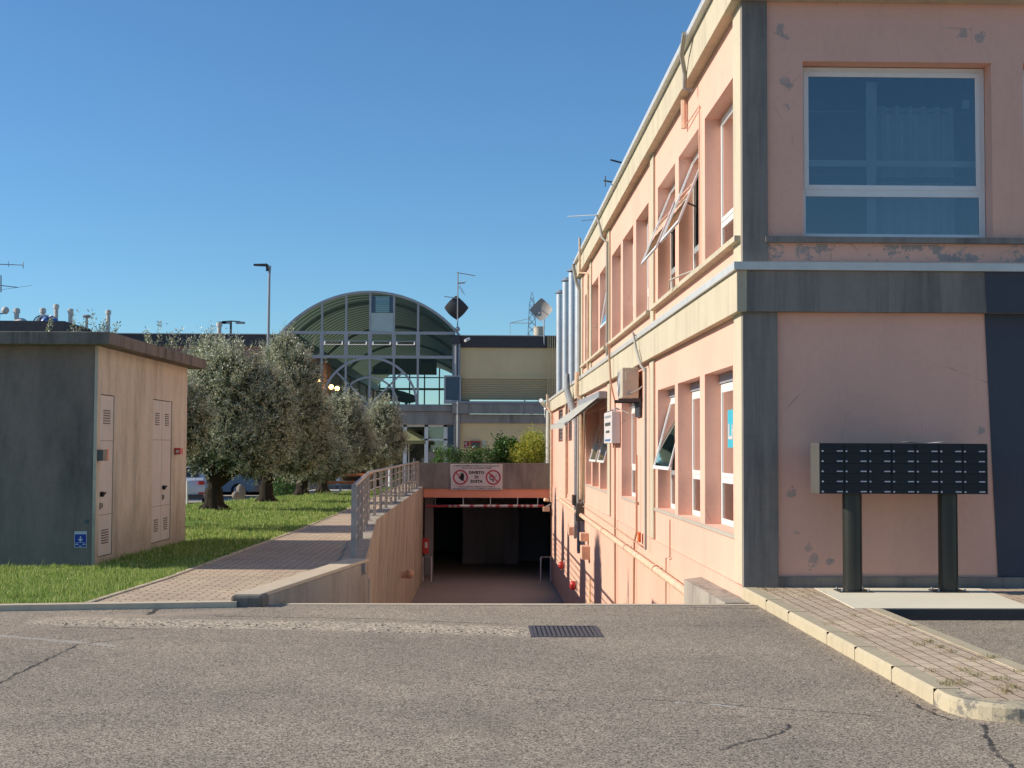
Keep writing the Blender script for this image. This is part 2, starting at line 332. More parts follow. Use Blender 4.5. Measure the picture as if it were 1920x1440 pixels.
# asphalt: aggregate speckle, patches, cracks at their places on the yard
def asphalt(name, c, detail=True):
    k = NT(name)
    vd = k.vor(120, out='Color'); sp = k.new('ShaderNodeSeparateColor'); k.L(vd, sp.inputs[0])
    n1 = k.noise(105, 3, 0.75); n2 = k.noise(0.5, 5, 0.65); n3 = k.noise(4.5, 5, 0.7)
    g = k.math('ADD', k.math('MULTIPLY', sp.outputs[0], 0.55), k.math('MULTIPLY', n1, 0.45))
    base = k.mix(k.ramp(g, (0.22, 0.0), (0.80, 1.0)), dk(c, 0.18), dk(c, 1.95))
    base = k.mix(k.ramp(g, (0.80, 0.0), (0.84, 1.0)), base, (0.78, 0.68, 0.54, 1))
    base = k.mix(1.0, base, k.mix(k.ramp(n2, (0.3, 0.0), (0.7, 1.0)), (0.76, 0.76, 0.78, 1), (1.12, 1.10, 1.06, 1)), 'MULTIPLY')
    base = k.mix(1.0, base, k.mix(k.ramp(n3, (0.3, 0.0), (0.7, 1.0)), (0.93, 0.93, 0.93, 1), (1.05, 1.05, 1.05, 1)), 'MULTIPLY')
    h = k.math('ADD', sp.outputs[1], n1)
    oil = k.math('MULTIPLY', k.ramp(k.noise(0.75, 4, 0.55, k.mapped((1, .6, 1), loc=(4.3, 1.2, 0))), (0.60, 0.0), (0.74, 1.0)), 0.35); base = k.mix(oil, base, dk(c, 0.45))
    if detail:
        wob = k.new('ShaderNodeTexNoise'); wob.inputs['Scale'].default_value = 5; wob.inputs['Detail'].default_value = 6; wob.inputs['Roughness'].default_value = 0.7; k.L(k.pos(), wob.inputs['Vector'])
        v = k.new('ShaderNodeVectorMath', operation='SUBTRACT'); k.L(wob.outputs['Color'], v.inputs[0]); v.inputs[1].default_value = (0.5, 0.5, 0.5)
        v2 = k.new('ShaderNodeVectorMath', operation='SCALE'); k.L(v.outputs[0], v2.inputs[0]); v2.inputs['Scale'].default_value = 0.16
        v3 = k.new('ShaderNodeVectorMath', operation='ADD'); k.L(k.pos(), v3.inputs[0]); k.L(v2.outputs[0], v3.inputs[1]); P = v3.outputs[0]
        v4 = k.new('ShaderNodeVectorMath', operation='MULTIPLY'); k.L(P, v4.inputs[0]); v4.inputs[1].default_value = (1, 1, 0); P = v4.outputs[0]
        def seg(a, b, wdt, soft):
            d = b - a; s1 = k.new('ShaderNodeVectorMath', operation='SUBTRACT'); k.L(P, s1.inputs[0]); s1.inputs[1].default_value = (a.x, a.y, 0)
            dt = k.new('ShaderNodeVectorMath', operation='DOT_PRODUCT'); k.L(s1.outputs[0], dt.inputs[0]); dt.inputs[1].default_value = (d.x / d.length_squared, d.y / d.length_squared, 0)
            t = k.math('ADD', dt.outputs['Value'], 0.0, clamp=True)
            sc = k.new('ShaderNodeVectorMath', operation='SCALE'); sc.inputs[0].default_value = (d.x, d.y, 0); k.L(t, sc.inputs['Scale'])
            s2 = k.new('ShaderNodeVectorMath', operation='DISTANCE'); k.L(s1.outputs[0], s2.inputs[0]); k.L(sc.outputs[0], s2.inputs[1])
            return k.math('MULTIPLY', k.math('SUBTRACT', wdt, s2.outputs['Value']), 1.0 / soft, clamp=True)
        def path(pts, wdt, soft):
            r = None; q = [hz(x, y, 0) for x, y in pts]
            for a, b in zip(q, q[1:]):
                m = seg(a, b, wdt, soft); r = m if r is None else k.math('MAXIMUM', r, m)
            return r
        # coarse aggregate strip where the wearing course has gone
        gm = path([(120, 1164), (330, 1169), (560, 1172), (800, 1178), (965, 1184)], 0.36, 0.10); gm = k.math('MULTIPLY', gm, k.ramp(n3, (0.30, 0.35), (0.5, 1.0)))
        vg = k.vor(60, out='Color'); sg = k.new('ShaderNodeSeparateColor'); k.L(vg, sg.inputs[0])
        grav = k.mix(k.ramp(sg.outputs[0], (0.1, 0.0), (0.9, 1.0)), (0.16, 0.13, 0.10, 1), (0.74, 0.62, 0.46, 1))
        base = k.mix(gm, base, grav)
        dust = path([(100, 1160), (300, 1152), (430, 1146)], 0.25, 0.2); base = k.mix(k.math('MULTIPLY', dust, 0.5), base, (0.46, 0.36, 0.27, 1))
        wl = path([(-30, 1189), (120, 1202), (215, 1211)], 0.055, 0.03); base = k.mix(k.math('MULTIPLY', wl, k.math('MULTIPLY', k.ramp(n1, (0.35, 0.2), (0.6, 1.0)), 0.6)), base, (0.55, 0.52, 0.46, 1))
        w2 = k.math('MAXIMUM', path([(955, 1289), (1020, 1293)], 0.016, 0.012), path([(1262, 1316), (1375, 1324)], 0.016, 0.012))
        base = k.mix(k.math('MULTIPLY', w2, k.ramp(n3, (0.42, 0.0), (0.52, 1.0))), base, (0.62, 0.60, 0.56, 1))
        cr = None
        for pts, wd in (([(-20, 1291), (75, 1243), (150, 1208), (250, 1196)], .011), ([(-10, 1241), (70, 1241)], .009), ([(890, 1284), (1060, 1296)], .007), ([(1200, 1310), (1390, 1324), (1520, 1333), (1690, 1346)], .008),
                        ([(1350, 1405), (1410, 1388), (1470, 1376), (1480, 1358)], .009), ([(400, 1155), (700, 1160), (985, 1172)], .012), ([(280, 1152), (310, 1133)], .03), ([(1710, 1317), (1745, 1335), (1780, 1350)], .012),
                        ([(1845, 1360), (1860, 1400), (1900, 1440)], .014), ([(1300, 1139), (1420, 1141)], .02), ([(115, 1176), (300, 1180)], .012), ([(1230, 1172), (1440, 1175)], .005)):
            m = path(pts, wd + 0.006, 0.009); cr = m if cr is None else k.math('MAXIMUM', cr, m)
        base = k.mix(k.math('MULTIPLY', cr, k.ramp(n3, (0.36, 0.25), (0.5, 0.9))), base, (0.045, 0.042, 0.038, 1))
        h = k.math('SUBTRACT', h, k.math('MULTIPLY', cr, 1.5))
    k.col(base); k.bump(h, 0.45, 0.006); return k.rough(0.9, 0.2)
M['asphalt'] = asphalt('asphalt', (0.335, 0.28, 0.215, 1))
M['asphalt_plain'] = asphalt('old_asphalt', (0.335, 0.28, 0.215, 1), False)
M['earth'] = asphalt('plaza_ground', (0.42, 0.38, 0.33, 1), False)
def bricks(name, c1, c2, joint, sx, sy, rot, mortar, wave=0.0):
    k = NT(name); mp = k.mapped((1, 1, 1), (0, 0, rot)); b = k.new('ShaderNodeTexBrick'); b.offset = 0.5
    b.inputs['Scale'].default_value = 1.0; b.inputs['Brick Width'].default_value = sx; b.inputs['Row Height'].default_value = sy; b.inputs['Mortar Size'].default_value = mortar; b.inputs['Mortar Smooth'].default_value = 0.3
    b.inputs['Color1'].default_value = c1; b.inputs['Color2'].default_value = c2; b.inputs['Mortar'].default_value = joint
    nz = k.new('ShaderNodeTexNoise'); nz.inputs['Scale'].default_value = 11; k.L(k.pos(), nz.inputs['Vector'])
    vs = k.new('ShaderNodeVectorMath', operation='SUBTRACT'); k.L(nz.outputs['Color'], vs.inputs[0]); vs.inputs[1].default_value = (0.5, 0.5, 0.5)
    vm = k.new('ShaderNodeVectorMath', operation='MULTIPLY_ADD'); k.L(vs.outputs[0], vm.inputs[0]); vm.inputs[1].default_value = (wave, wave, 0); k.L(mp, vm.inputs[2]); k.L(vm.outputs[0], b.inputs['Vector'])
    f = k.noise(1.1, 6, 0.7); g = k.noise(40, 4, 0.7)
    base = k.mix(1.0, b.outputs['Color'], k.mix(k.ramp(f, (0.3, 0.0), (0.7, 1.0)), (0.8, 0.8, 0.8, 1), (1.1, 1.08, 1.05, 1)), 'MULTIPLY')
    base = k.mix(1.0, base, k.mix(g, (0.8, 0.8, 0.8, 1), (1.2, 1.2, 1.2, 1)), 'MULTIPLY')
    moss = k.math('MULTIPLY', k.ramp(k.noise(2.2, 5, 0.7), (0.55, 0.0), (0.65, 1.0)), b.outputs['Fac']); base = k.mix(moss, base, (0.12, 0.12, 0.04, 1))
    k.col(base); k.bump(k.math('SUBTRACT', k.math('MULTIPLY', g, 0.3), b.outputs['Fac']), 0.6, 0.006); return k.rough(0.9, 0.15)
M['pavers'] = bricks('red_grey_pavers', (0.66, 0.53, 0.38, 1), (0.55, 0.42, 0.30, 1), (0.17, 0.12, 0.08, 1), 0.22, 0.11, R(90), 0.006, 0.02)
M['path'] = bricks('buff_path_pavers', (0.64, 0.51, 0.37, 1), (0.54, 0.42, 0.31, 1), (0.24, 0.17, 0.11, 1), 0.22, 0.11, 0, 0.010, 0.05)
def kerbmat(k, base):
    o = k.xyz()
    m = k.math('MULTIPLY', k.math('LESS_THAN', o[1], 8.75), k.math('MULTIPLY', k.ramp(k.noise(6, 6, 0.78), (0.53, 0.0), (0.59, 1.0)), 0.8))
    return k.mix(m, base, (0.17, 0.16, 0.15, 1))
M['kerb'] = plaster('kerb_stone', (0.52, 0.44, 0.30, 1), (0.24, 0.20, 0.13, 1), 0.6, 0.7, 0.0, kerbmat)
M['kerb_left'] = plaster('kerb_stone_pale', (0.62, 0.51, 0.37, 1), (0.25, 0.22, 0.18, 1), 0.35, 0.5)
# lawn soil and blades
k = NT('lawn_soil'); f = k.noise(6, 6, 0.7); k.col(k.mix(k.ramp(f, (0.3, 0.0), (0.7, 1.0)), (0.08, 0.13, 0.025, 1), (0.20, 0.30, 0.06, 1))); k.bump(k.noise(60, 4), 0.8, 0.03); M['soil'] = k.rough(0.95, 0.1)
def leafy(name, c1, c2, trans, rough=0.5, spec=0.4, c3=None):
    k = NT(name); g = k.new('ShaderNodeNewGeometry'); r = g.outputs['Random Per Island']
    cl = k.ramp(r, (0.0, c1), (0.75, c2), (1.0, c3 or c2)); k.col(cl)
    t = k.new('ShaderNodeBsdfTranslucent'); k.L(cl, t.inputs[0]); mx = k.new('ShaderNodeMixShader'); mx.inputs[0].default_value = trans
    k.L(k.b.outputs[0], mx.inputs[1]); k.L(t.outputs[0], mx.inputs[2]); k.L(mx.outputs[0], k.n['Material Output'].inputs[0]); return k.rough(rough, spec)
M['grass'] = leafy('grass_blades', (0.10, 0.19, 0.04, 1), (0.36, 0.47, 0.10, 1), 0.4, 0.6, 0.3, (0.78, 0.72, 0.34, 1))
M['olive_leaf'] = leafy('olive_leaves', (0.22, 0.24, 0.13, 1), (0.52, 0.53, 0.36, 1), 0.10, 0.42, 0.5, (0.80, 0.78, 0.58, 1))
M['olive_shaded'] = leafy('olive_shaded_leaves', (0.06, 0.07, 0.035, 1), (0.15, 0.165, 0.09, 1), 0.05, 0.6, 0.3)  # darker leaf colour puts shade into the inside of the crowns
M['shrub_leaf'] = leafy('shrub_leaves', (0.03, 0.07, 0.02, 1), (0.12, 0.22, 0.05, 1), 0.25, 0.4, 0.4)
M['bush_leaf'] = leafy('yellow_bush_leaves', (0.20, 0.28, 0.04, 1), (0.52, 0.50, 0.08, 1), 0.3, 0.5, 0.3)
M['weed'] = leafy('weed_blades', (0.16, 0.17, 0.06, 1), (0.42, 0.36, 0.17, 1), 0.3, 0.6, 0.3, (0.40, 0.22, 0.10, 1))
k = NT('olive_bark'); b1 = k.noise(1.0, 7, 0.8, k.mapped((16, 16, 4))); k.col(k.mix(k.ramp(b1, (0.3, 0.0), (0.7, 1.0)), (0.018, 0.015, 0.012, 1), (0.085, 0.066, 0.048, 1))); k.bump(b1, 1.0, 0.06); M['bark'] = k.rough(0.95, 0.1)

# ------------------------------------------------------------------ the setting
g = MB()
hx0, hx1, hy0, hy1 = -2.9, 13.9, 14.3, 79.9                        # the ramp pit and the basement are dug out of the ground
for (a, b, c, d) in ((-1500, hx0, -1500, 1500), (hx1, 1500, -1500, 1500), (hx0, hx1, -1500, hy0), (hx0, hx1, hy1, 1500)):
    g.quad((a, c, -.65), (b, c, -.65), (b, d, -.65), (a, d, -.65))
structure('ground', g, M['earth'])
structure('road', MB().prism([(-60, -40), (60, -40), (60, 14.25), (2.6, 14.39), (-2.25, 14.39), (-2.6, 14.25), (-60, 14.25)], -.6, 0), M['asphalt'])
structure('ramp_edge_kerb', MB().box(-2.25, 2.84, 14.30, 14.42, -.3, .006), M['kerb_left'])
rp = [(14.42, -.004), (15.2, -.10), (16.5, -.33), (39.0, -3.7), (80, -3.7)]
m = MB()
for (y0, z0), (y1, z1) in zip(rp, rp[1:]):
    m.quad((-2.9, y0, z0), (2.9, y0, z0), (2.9, y1, z1), (-2.9, y1, z1))
structure('ramp', m, M['ramp_floor'])
PATHL = [(-3.92, 13.98), (-3.73, 16.6), (-3.47, 26.4), (-3.40, 34.0), (-3.38, 56.4)]
structure('path', MB().prism(PATHL + [(-2.62, 56.4), (-2.55, 30), (-1.85, 19.0), (-2.45, 14.2)], -.6, .05), M['path'])
structure('lawn', MB().prism([(-30, 9.6), (-8, 13.25), (-4.82, 13.86), (-3.93, 13.98)] + [(x - .004, y) for x, y in PATHL[1:]] + [(-4.6, 56.4), (-4.8, 49), (-8.0, 37.2), (-30, 36)], -.64, .045), M['soil'])
kl = [(-30, 9.46), (-8, 13.09), (-4.82, 13.70), (-2.45, 14.06)]
structure('kerb', MB().prism(kl + [(x, y + .16) for x, y in reversed(kl)], -.2, .058), M['kerb_left'])
ed = [(x + .0, y) for x, y in PATHL]
structure('path_edging', MB().prism([(x - .03, y) for x, y in ed] + [(x + .03, y) for x, y in reversed(ed)], -.2, .062), M['kerb_left'])
structure('plaza', MB().prism([(-8, 50), (-3.4, 50), (-3.4, 67), (-8, 67)], -.7, -.35), M['earth'])
structure('terrace', MB().prism([(-3.38, 56.41), (-2.65, 56.41), (-2.65, 56.76), (2.86, 56.76), (2.86, 57.5), (13.8, 57.5), (13.8, 67), (-3.38, 67)], -.35, .05), M['path'])
# raised pavement on the right with its two kerbs
KX = 2.855
arc = [(3.255 - .40 * math.cos(t), 8.57 - .40 * math.sin(t)) for t in [math.pi / 2 * i / 8 for i in range(9)]]
outer = [(KX, 15.18), (KX, 8.57)] + arc[1:] + [(3.72, 8.17)]
inner = [(3.70, 8.35), (3.26, 8.35)] + [(3.255 - .22 * math.cos(t), 8.57 - .22 * math.sin(t)) for t in [math.pi / 2 * (8 - i) / 8 for i in range(1, 9)]] + [(KX + .18, 15.18)]
structure('pavement', MB().prism([(KX + .17, 15.2), (KX + .17, 8.5), (3.3, 8.3), (3.70, 8.3), (3.70, 13.19), (30, 13.19), (30, 15.2)], -.3, .100), M['pavers'])
mk = MB().prism(outer + inner, -.2, .104)
structure('kerb', mk, M['kerb']); bpy.data.objects['kerb.001'].modifiers.new('b', 'BEVEL').width = .022
# joints between the kerb stones
mj = MB()
for y in (13.9, 12.9, 11.45, 10.6, 9.65, 8.75): mj.box(KX - .0015, KX + .168, y - .0035, y + .0035, -.0, .1052)
structure('kerb_joints', mj, M['bark'])
structure('inner_kerb', MB().box(3.68, 3.80, 8.19, 13.18, -.2, .104), M['kerb'])
mb = MB().prism([(3.545, 13.176), (5.27, 13.176), (5.43, 14.77), (5.44, 15.1), (3.63, 15.1)], -.1, .1045)
structure('concrete_slab', mb, M['slab'])
structure('step_kerb', MB().box(3.802, 30, 13.10, 13.172, -.2, .1015), M['darkstep'])

# grass blades and weeds
def blades(name, spots, h, wd, mat, lean=0.35):
    n = len(spots); P = np.array(spots, np.float32); a = rng.uniform(0, 2 * np.pi, n); hh = h * rng.uniform(.5, 1.3, n); ww = wd * rng.uniform(.7, 1.3, n)
    if n > 9000: hh *= .75 + .45 * np.sin(P[:, 0] * 5.1 + 1.7 * np.sin(P[:, 1] * 3.3)) * np.sin(P[:, 1] * 4.3 + np.sin(P[:, 0] * 2.9)) + (rng.uniform(0, 1, n) > .985) * 1.1
    la = rng.uniform(0, 2 * np.pi, n); ll = hh * rng.uniform(0, lean * 2, n)
    dx, dy = np.cos(a) * ww, np.sin(a) * ww; z = P[:, 2]
    V = np.stack([np.stack([P[:, 0] - dx, P[:, 1] - dy, z], 1), np.stack([P[:, 0] + dx, P[:, 1] + dy, z], 1), np.stack([P[:, 0] + np.cos(la) * ll, P[:, 1] + np.sin(la) * ll, z + hh], 1)], 1).reshape(-1, 3)
    return put_np(name, V, np.arange(3 * n).reshape(-1, 3), mat)
def pathx(y):
    for (x0, y0), (x1, y1) in zip(PATHL, PATHL[1:]):
        if y0 <= y <= y1: return x0 + (x1 - x0) * (y - y0) / (y1 - y0)
    return -3.9
CAB = [hz(176, 1063, .045), hz(347, 1015, .045)]
cdir = (CAB[1] - CAB[0]).normalized(); cnorm = Vector((cdir.y, -cdir.x, 0))
def in_cab(x, y):
    v = Vector((x, y, 0)) - Vector((CAB[0].x, CAB[0].y, 0)); return v.dot(cdir) > 0 and v.dot(cdir) < (CAB[1] - CAB[0]).length and v.dot(cnorm) < 0
VV, HH = [], []
def scatter(n, x0, x1, y0, y1, cond):
    out = []
    while len(out) < n:
        x = random.uniform(x0, x1); y = random.uniform(y0, y1)
        if cond(x, y): out.append((x, y, .045))
    return out
front = lambda x, y: y > 13.98 + (x + 3.9) * .19 and x < (pathx(y) if y > 14 else -3.9) + random.gauss(0, .03) and not in_cab(x, y)
s1 = scatter(26000, -6.2, -3.7, 13.4, 18.3, front)
s2 = scatter(30000, -5.6, -3.4, 18, 31, front)
back = lambda x, y: x < pathx(y) + random.gauss(0, .02) and y < 37.2 + (x + 8) * 3.69
s3 = scatter(60000, -8.6, -3.4, 30, 50, back)
o1 = blades('grass', s1, .062, .0035, M['grass']); o1['kind'] = 'stuff'; o1['label'] = 'green grass along the front kerb before the grey cabin'; o1['category'] = 'grass'
o2 = blades('grass', s2, .07, .007, M['grass']); tag(o2, 'shaded green grass between the grey cabin and the paved path', 'grass', kind='stuff')
o3 = blades('grass', s3, .085, .012, M['grass']); tag(o3, 'sunlit green grass under the row of olive trees', 'grass', kind='stuff')
# dry seed heads standing in the front grass and weeds in the paving joints
ws = []
def tuft(px, py, z, n, spread):
    c = hz(px, py, z)
    for _ in range(n): ws.append((c.x + random.gauss(0, spread), c.y + random.gauss(0, spread * 1.2), z))
for q in ((1672, 1265, 0, 60, .03), (1505, 1176, 0, 40, .03), (1480, 1162, 0, 30, .02), (1693, 1275, 0, 30, .02), (445, 1131, 0, 30, .03), (528, 1133, 0, 60, .04), (205, 1134, 0, 40, .07), (310, 1131, 0, 60, .07), (110, 1138, 0, 40, .06), (60, 1140, 0, 40, .08), (385, 1129, 0, 25, .06)): tuft(*q)
for q in ((1520, 1111, 40, .10), (1505, 1119, 40, .10), (1470, 1112, 30, .08), (1440, 1106, 60, .06), (1555, 1170, 25, .05), (1605, 1192, 30, .05), (1668, 1172, 30, .05), (1711, 1173, 30, .04), (1739, 1203, 50, .05), (1760, 1213, 40, .05), (1722, 1209, 30, .04),
          (1780, 1222, 40, .05), (1820, 1236, 30, .05), (1858, 1233, 60, .05), (1812, 1258, 50, .05), (1872, 1273, 60, .05), (1830, 1266, 40, .05), (1790, 1278, 50, .05), (1775, 1283, 60, .05), (1900, 1289, 60, .05), (1885, 1297, 60, .05), (1805, 1285, 30, .05), (1750, 1258, 30, .04), (1915, 1260, 30, .04), (1600, 1155, 20, .04)):
    tuft(q[0], q[1], .104, q[2], q[3] * .7)
o = blades('weeds', ws, .024, .0028, M['weed'], .8); tag(o, 'small green and rusty weeds growing from paving joints and kerb foot', 'weeds', kind='stuff')

# loose grit lying along the kerbs and on the worn strip
gm_ = MB()
def grit(px, py, n, sx, sy, r0):
    c = hz(px, py, 0)
    for _ in range(n):
        x, y, r = c.x + random.gauss(0, sx), c.y + random.gauss(0, sy), r0 * random.uniform(.4, 1.4)
        if x < 2.83 and y < 14.0: gm_.ball((x, y, r * .4), r, r * random.uniform(.6, 1), r * .6, 5, 3)
for q in ((1640, 1275, 14, .05, .4, .008), (1720, 1325, 10, .06, .2, .009), (300, 1140, 40, .5, .06, .008), (200, 1170, 60, .6, .1, .009), (500, 1175, 60, .8, .12, .009), (860, 1185, 50, .5, .12, .009), (980, 1300, 10, 1.5, .5, .006), (500, 1300, 14, 1.5, 1, .006), (1330, 1136, 16, .3, .04, .008)): grit(*q)
o = put('grit', gm_, M['boulder']); tag(o, 'loose grit and small stones scattered on the asphalt by the kerbs', 'grit', kind='stuff')

# ------------------------------------------------------------------ walls with openings
def facade(mb, pl, c, a0, a1, z0, z1, ops, depth):
    P = (lambda a, z, d: (c + d, a, z)) if pl == 'x' else (lambda a, z, d: (a, c + d, z))
    A = sorted({a0, a1, *[v for o in ops for v in o[:2] if a0 < v < a1]}); Z = sorted({z0, z1, *[v for o in ops for v in o[2:4] if z0 < v < z1]})
    for i in range(len(A) - 1):
        for j in range(len(Z) - 1):
            ma, mz = (A[i] + A[i + 1]) / 2, (Z[j] + Z[j + 1]) / 2
            if not any(o[0] < ma < o[1] and o[2] < mz < o[3] for o in ops):
                mb.quad(P(A[i], Z[j], 0), P(A[i + 1], Z[j], 0), P(A[i + 1], Z[j + 1], 0), P(A[i], Z[j + 1], 0))
    for o in ops:
        for (p, q) in (((o[0], o[2]), (o[0], o[3])), ((o[0], o[3]), (o[1], o[3])), ((o[1], o[3]), (o[1], o[2])), ((o[1], o[2]), (o[0], o[2]))):
            mb.quad(P(*p, 0), P(*q, 0), P(*q, depth), P(*p, depth))
    return mb
def window(parent, pl, c, a0, a1, z0, z1, d, trans=None, opened=0.0, blind=None, fw=.075, name='window', label=None):
    """frame (part) with panes, sash and blind below it (sub-parts); d = depth of the frame behind the wall face"""
    P = (lambda a, z, q: (c + q, a, z)) if pl == 'x' else (lambda a, z, q: (a, c + q, z))
    B = lambda mb, A0, A1, Z0, Z1, D0, D1: mb.fbox(P, A0, A1, Z0, Z1, D0, D1)
    e = .003; a0 += e; a1 -= e; z0 += e; z1 -= e
    f = MB(); B(f, a0, a0 + fw, z0, z1, d, d + .035); B(f, a1 - fw, a1, z0, z1, d, d + .035); B(f, a0 + fw, a1 - fw, z0, z0 + fw, d, d + .035); B(f, a0 + fw, a1 - fw, z1 - fw, z1, d, d + .035)
    if trans: B(f, a0 + fw, a1 - fw, trans - .045, trans + .045, d, d + .035)
    o = put(name, f, M['white'], parent, bevel=.004)
    if label: o['label'] = label
    lo = trans + .045 if trans else z0 + fw
    if trans: put('pane', B(MB(), a0 + fw, a1 - fw, z0 + fw, trans - .045, d + .012, d + .018), M['glass'], o)
    if trans or opened:                        # the hung sash
        h = (z1 - fw) - lo + .03; s, cs = math.sin(opened), math.cos(opened); top = z1 - fw + .015
        T = lambda a, u, t: P(a, top - u * cs - t * s, d - .002 - u * s + t * cs)
        A0, A1 = a0 + fw - .02, a1 - fw + .02; sw = .055
        sm = MB(); sm.fbox(T, A0, A0 + sw, 0, h, -.008, .022); sm.fbox(T, A1 - sw, A1, 0, h, -.008, .022); sm.fbox(T, A0 + sw, A1 - sw, 0, sw, -.008, .022); sm.fbox(T, A0 + sw, A1 - sw, h - sw, h, -.008, .022)
        put('sash', sm, M['white'], o, bevel=.004)
        put('pane', MB().fbox(T, A0 + sw, A1 - sw, sw, h - sw, .004, .009), M['glass'], o)
        if opened > .1: put('stay', MB().tube([P(a0 + .2, z0 + (z1 - z0) * .42, d), T(a0 + .2, h * .75, .03)], .012, 6), M['darkmetal'], o)
    else:
        put('pane', B(MB(), a0 + fw, a1 - fw, lo, z1 - fw, d + .012, d + .018), M['glass'], o)
    if blind:
        put('blind', B(MB(), a0 + fw * .6, a1 - fw * .6, blind[0], blind[1], d + .12, d + .13), M[blind[2]], o)
    return o

# ------------------------------------------------------------------ the pink office building
WX, WY = 2.905, 15.2
bld = thing('office_building', (WX, WY, 0), 'two storey pink rendered office building with grey concrete bands', 'building')
up = [(15.89, 17.93), (18.385, 20.33), (20.71, 22.77), (24.04, 25.99), (26.48, 28.44), (28.87, 30.83), (32.36, 34.02), (34.44, 36.44), (37.55, 38.9)]
lo = [(15.95, 17.98), (18.38, 20.45), (20.77, 22.79), (25.88, 28.7), (31.95, 33.9), (34.25, 36.25), (36.56, 38.5)]
ugr = [(42.2, 43.6), (44.42, 46.2), (49.5, 52.2)]
UZ, LZ, DP = (3.985, 5.93), (.64, 2.58), .24
wall = MB()
facade(wall, 'x', WX, WY, 40.3, 3.3, 7.0, [(a, b, *UZ) for a, b in up], DP)
facade(wall, 'x', WX, WY, 57.6, .1, 3.3, [(a, b, *LZ) for a, b in lo] + [(a, b, 1.88, 3.05) for a, b in ugr], DP)
FWs = [(3.56, 5.676), (6.035, 8.15)]
facade(wall, 'y', WY, WX, 14, 3.3, 7.0, [(a, b, 3.96, 5.935) for a, b in FWs], DP)
facade(wall, 'y', WY, WX, 14, -.2, 3.3, [], 0)
wall.quad((WX, 40.3, 3.6), (14, 40.3, 3.6), (14, 40.3, 7.0), (WX, 40.3, 7.0)); wall.quad((14, WY, -1), (14, 57.6, -1), (14, 57.6, 3.6), (14, WY, 7.0))
put('wall', wall, M['pink'], bld)
put('basement_wall', MB().box(WX - .03, WX + .3, 15.21, 57.6, -4.2, .1), M['pink_base'], bld)
put('roof', MB().box(WX + .01, 14, WY + .01, 40.29, 6.94, 7.0).box(WX + .01, 14, 40.3, 57.6, 3.5, 3.56), M['concrete_dark'], bld)
inr = MB(); inr.box(6.4, 6.5, WY + .8, 57, -.1, 6.8).box(WX + .35, 13.9, WY + .3, 57, 3.25, 3.4).box(WX + .35, 13.9, WY + .3, 57, .0, .1).box(WX + .31, 6.4, 23.3, 23.4, .1, 6.8).box(WX + .31, 6.4, 31.3, 31.4, .1, 6.8).box(WX + .31, 13.9, 19.2, 19.3, .1, 6.8)
put('interior', inr, M['garage'], bld)
# bands: roof fascia and first floor band, running round the corner
fb = MB().box(2.755, 2.901, 15.04, 40.5, 6.60, 7.02).box(2.9015, 14.2, 15.04, 15.196, 6.60, 7.02); put('roof_fascia', fb, M['concrete'], bld)
put('roof_gutter', MB().box(2.675, 2.835, 14.97, 40.6, 7.025, 7.11).box(2.8355, 14.2, 14.97, 15.1, 7.025, 7.11), M['gutter'], bld)
mbn = MB().box(2.795, 2.901, 15.08, 58.2, 3.12, 3.57)
put('floor_band', mbn, M['concrete'], bld)
put('floor_band', MB().box(2.9015, 14.2, 15.08, 15.196, 3.12, 3.57), M['concrete_shaded'], bld)
put('band_gutter', MB().box(2.755, 2.895, 15.03, 58.3, 3.573, 3.66).box(2.8955, 14.2, 15.03, 15.17, 3.573, 3.66), M['gutter'], bld)
for (y0, y1) in ((15.24, 15.70), (23.1, 23.55), (31.15, 31.75), (36.4, 36.9), (39.5, 40.28)): put('pilaster', MB().box(2.870, 2.903, y0, y1, 3.66, 6.598), M['concrete'], bld)
for (y0, y1) in ((15.24, 15.70), (23.1, 23.65), (31.0, 31.6), (38.7, 39.6), (46.4, 47.8), (56.2, 57.55)): put('pilaster', MB().box(2.870, 2.903, y0, y1, .12, 3.118), M['concrete'], bld)
put('corner_pilaster', MB().box(2.872, 3.153, 15.155, 15.235, 3.662, 6.598), M['concrete_shaded'], bld)
put('corner_pilaster', MB().box(2.872, 3.253, 15.155, 15.235, .09, 3.118), M['concrete_shaded'], bld)
put('plinth', MB().box(3.254, 14, 15.165, 15.199, .08, .215), M['concrete_shaded'], bld)
# dark painted corner of the front, its edge leaning a little
put('painted_panel', MB().quad((5.55, 15.072, 3.115), (14.1, 15.072, 3.115), (14.1, 15.072, 3.572), (5.53, 15.072, 3.572)).quad((5.68, 15.190, .20), (14, 15.190, .20), (14, 15.190, 3.13), (5.565, 15.190, 3.13)), M['anthracite'], bld)['label'] = 'dark anthracite painted part of the front wall'
for (y0, y1) in ((15.26, 23.08), (23.57, 31.13), (31.77, 39.48)): put('sill', MB().box(2.80, 3.10, y0, y1, 3.92, 3.982), M['concrete'], bld)
put('sill', MB().box(3.125, 14, 15.13, 15.44, 3.893, 3.957), M['concrete_shaded'], bld)
for (y0, y1) in ((15.72, 23.08), (25.5, 28.55), (31.7, 38.5)): put('sill', MB().box(2.878, 3.135, y0, y1, .590, .637), M['sillstone'], bld)
for i, (a, b) in enumerate(up):
    window(bld, 'x', WX, a, b, *UZ, .21, trans=4.52, opened=R(22) if i in (1, 2) else (R(9) if i == 6 else 0), blind=(4.0, 5.8, 'curtain' if i == 0 else 'blind') if i not in (1, 2) else (5.2, 5.8, 'blind'))
for i, (a, b) in enumerate(lo):
    window(bld, 'x', WX, a, b, LZ[0], 2.455, .21, trans=1.22, opened=R(15) if i in (2, 4, 5) else 0, blind=(.7, 2.5, 'blind') if i in (0, 1, 3) else None, fw=.075)
    if i < 4: put('lintel', MB().box(WX + .19, WX + .25, a + .004, b - .004, 2.456, 2.576), M['greymetal'], bld)
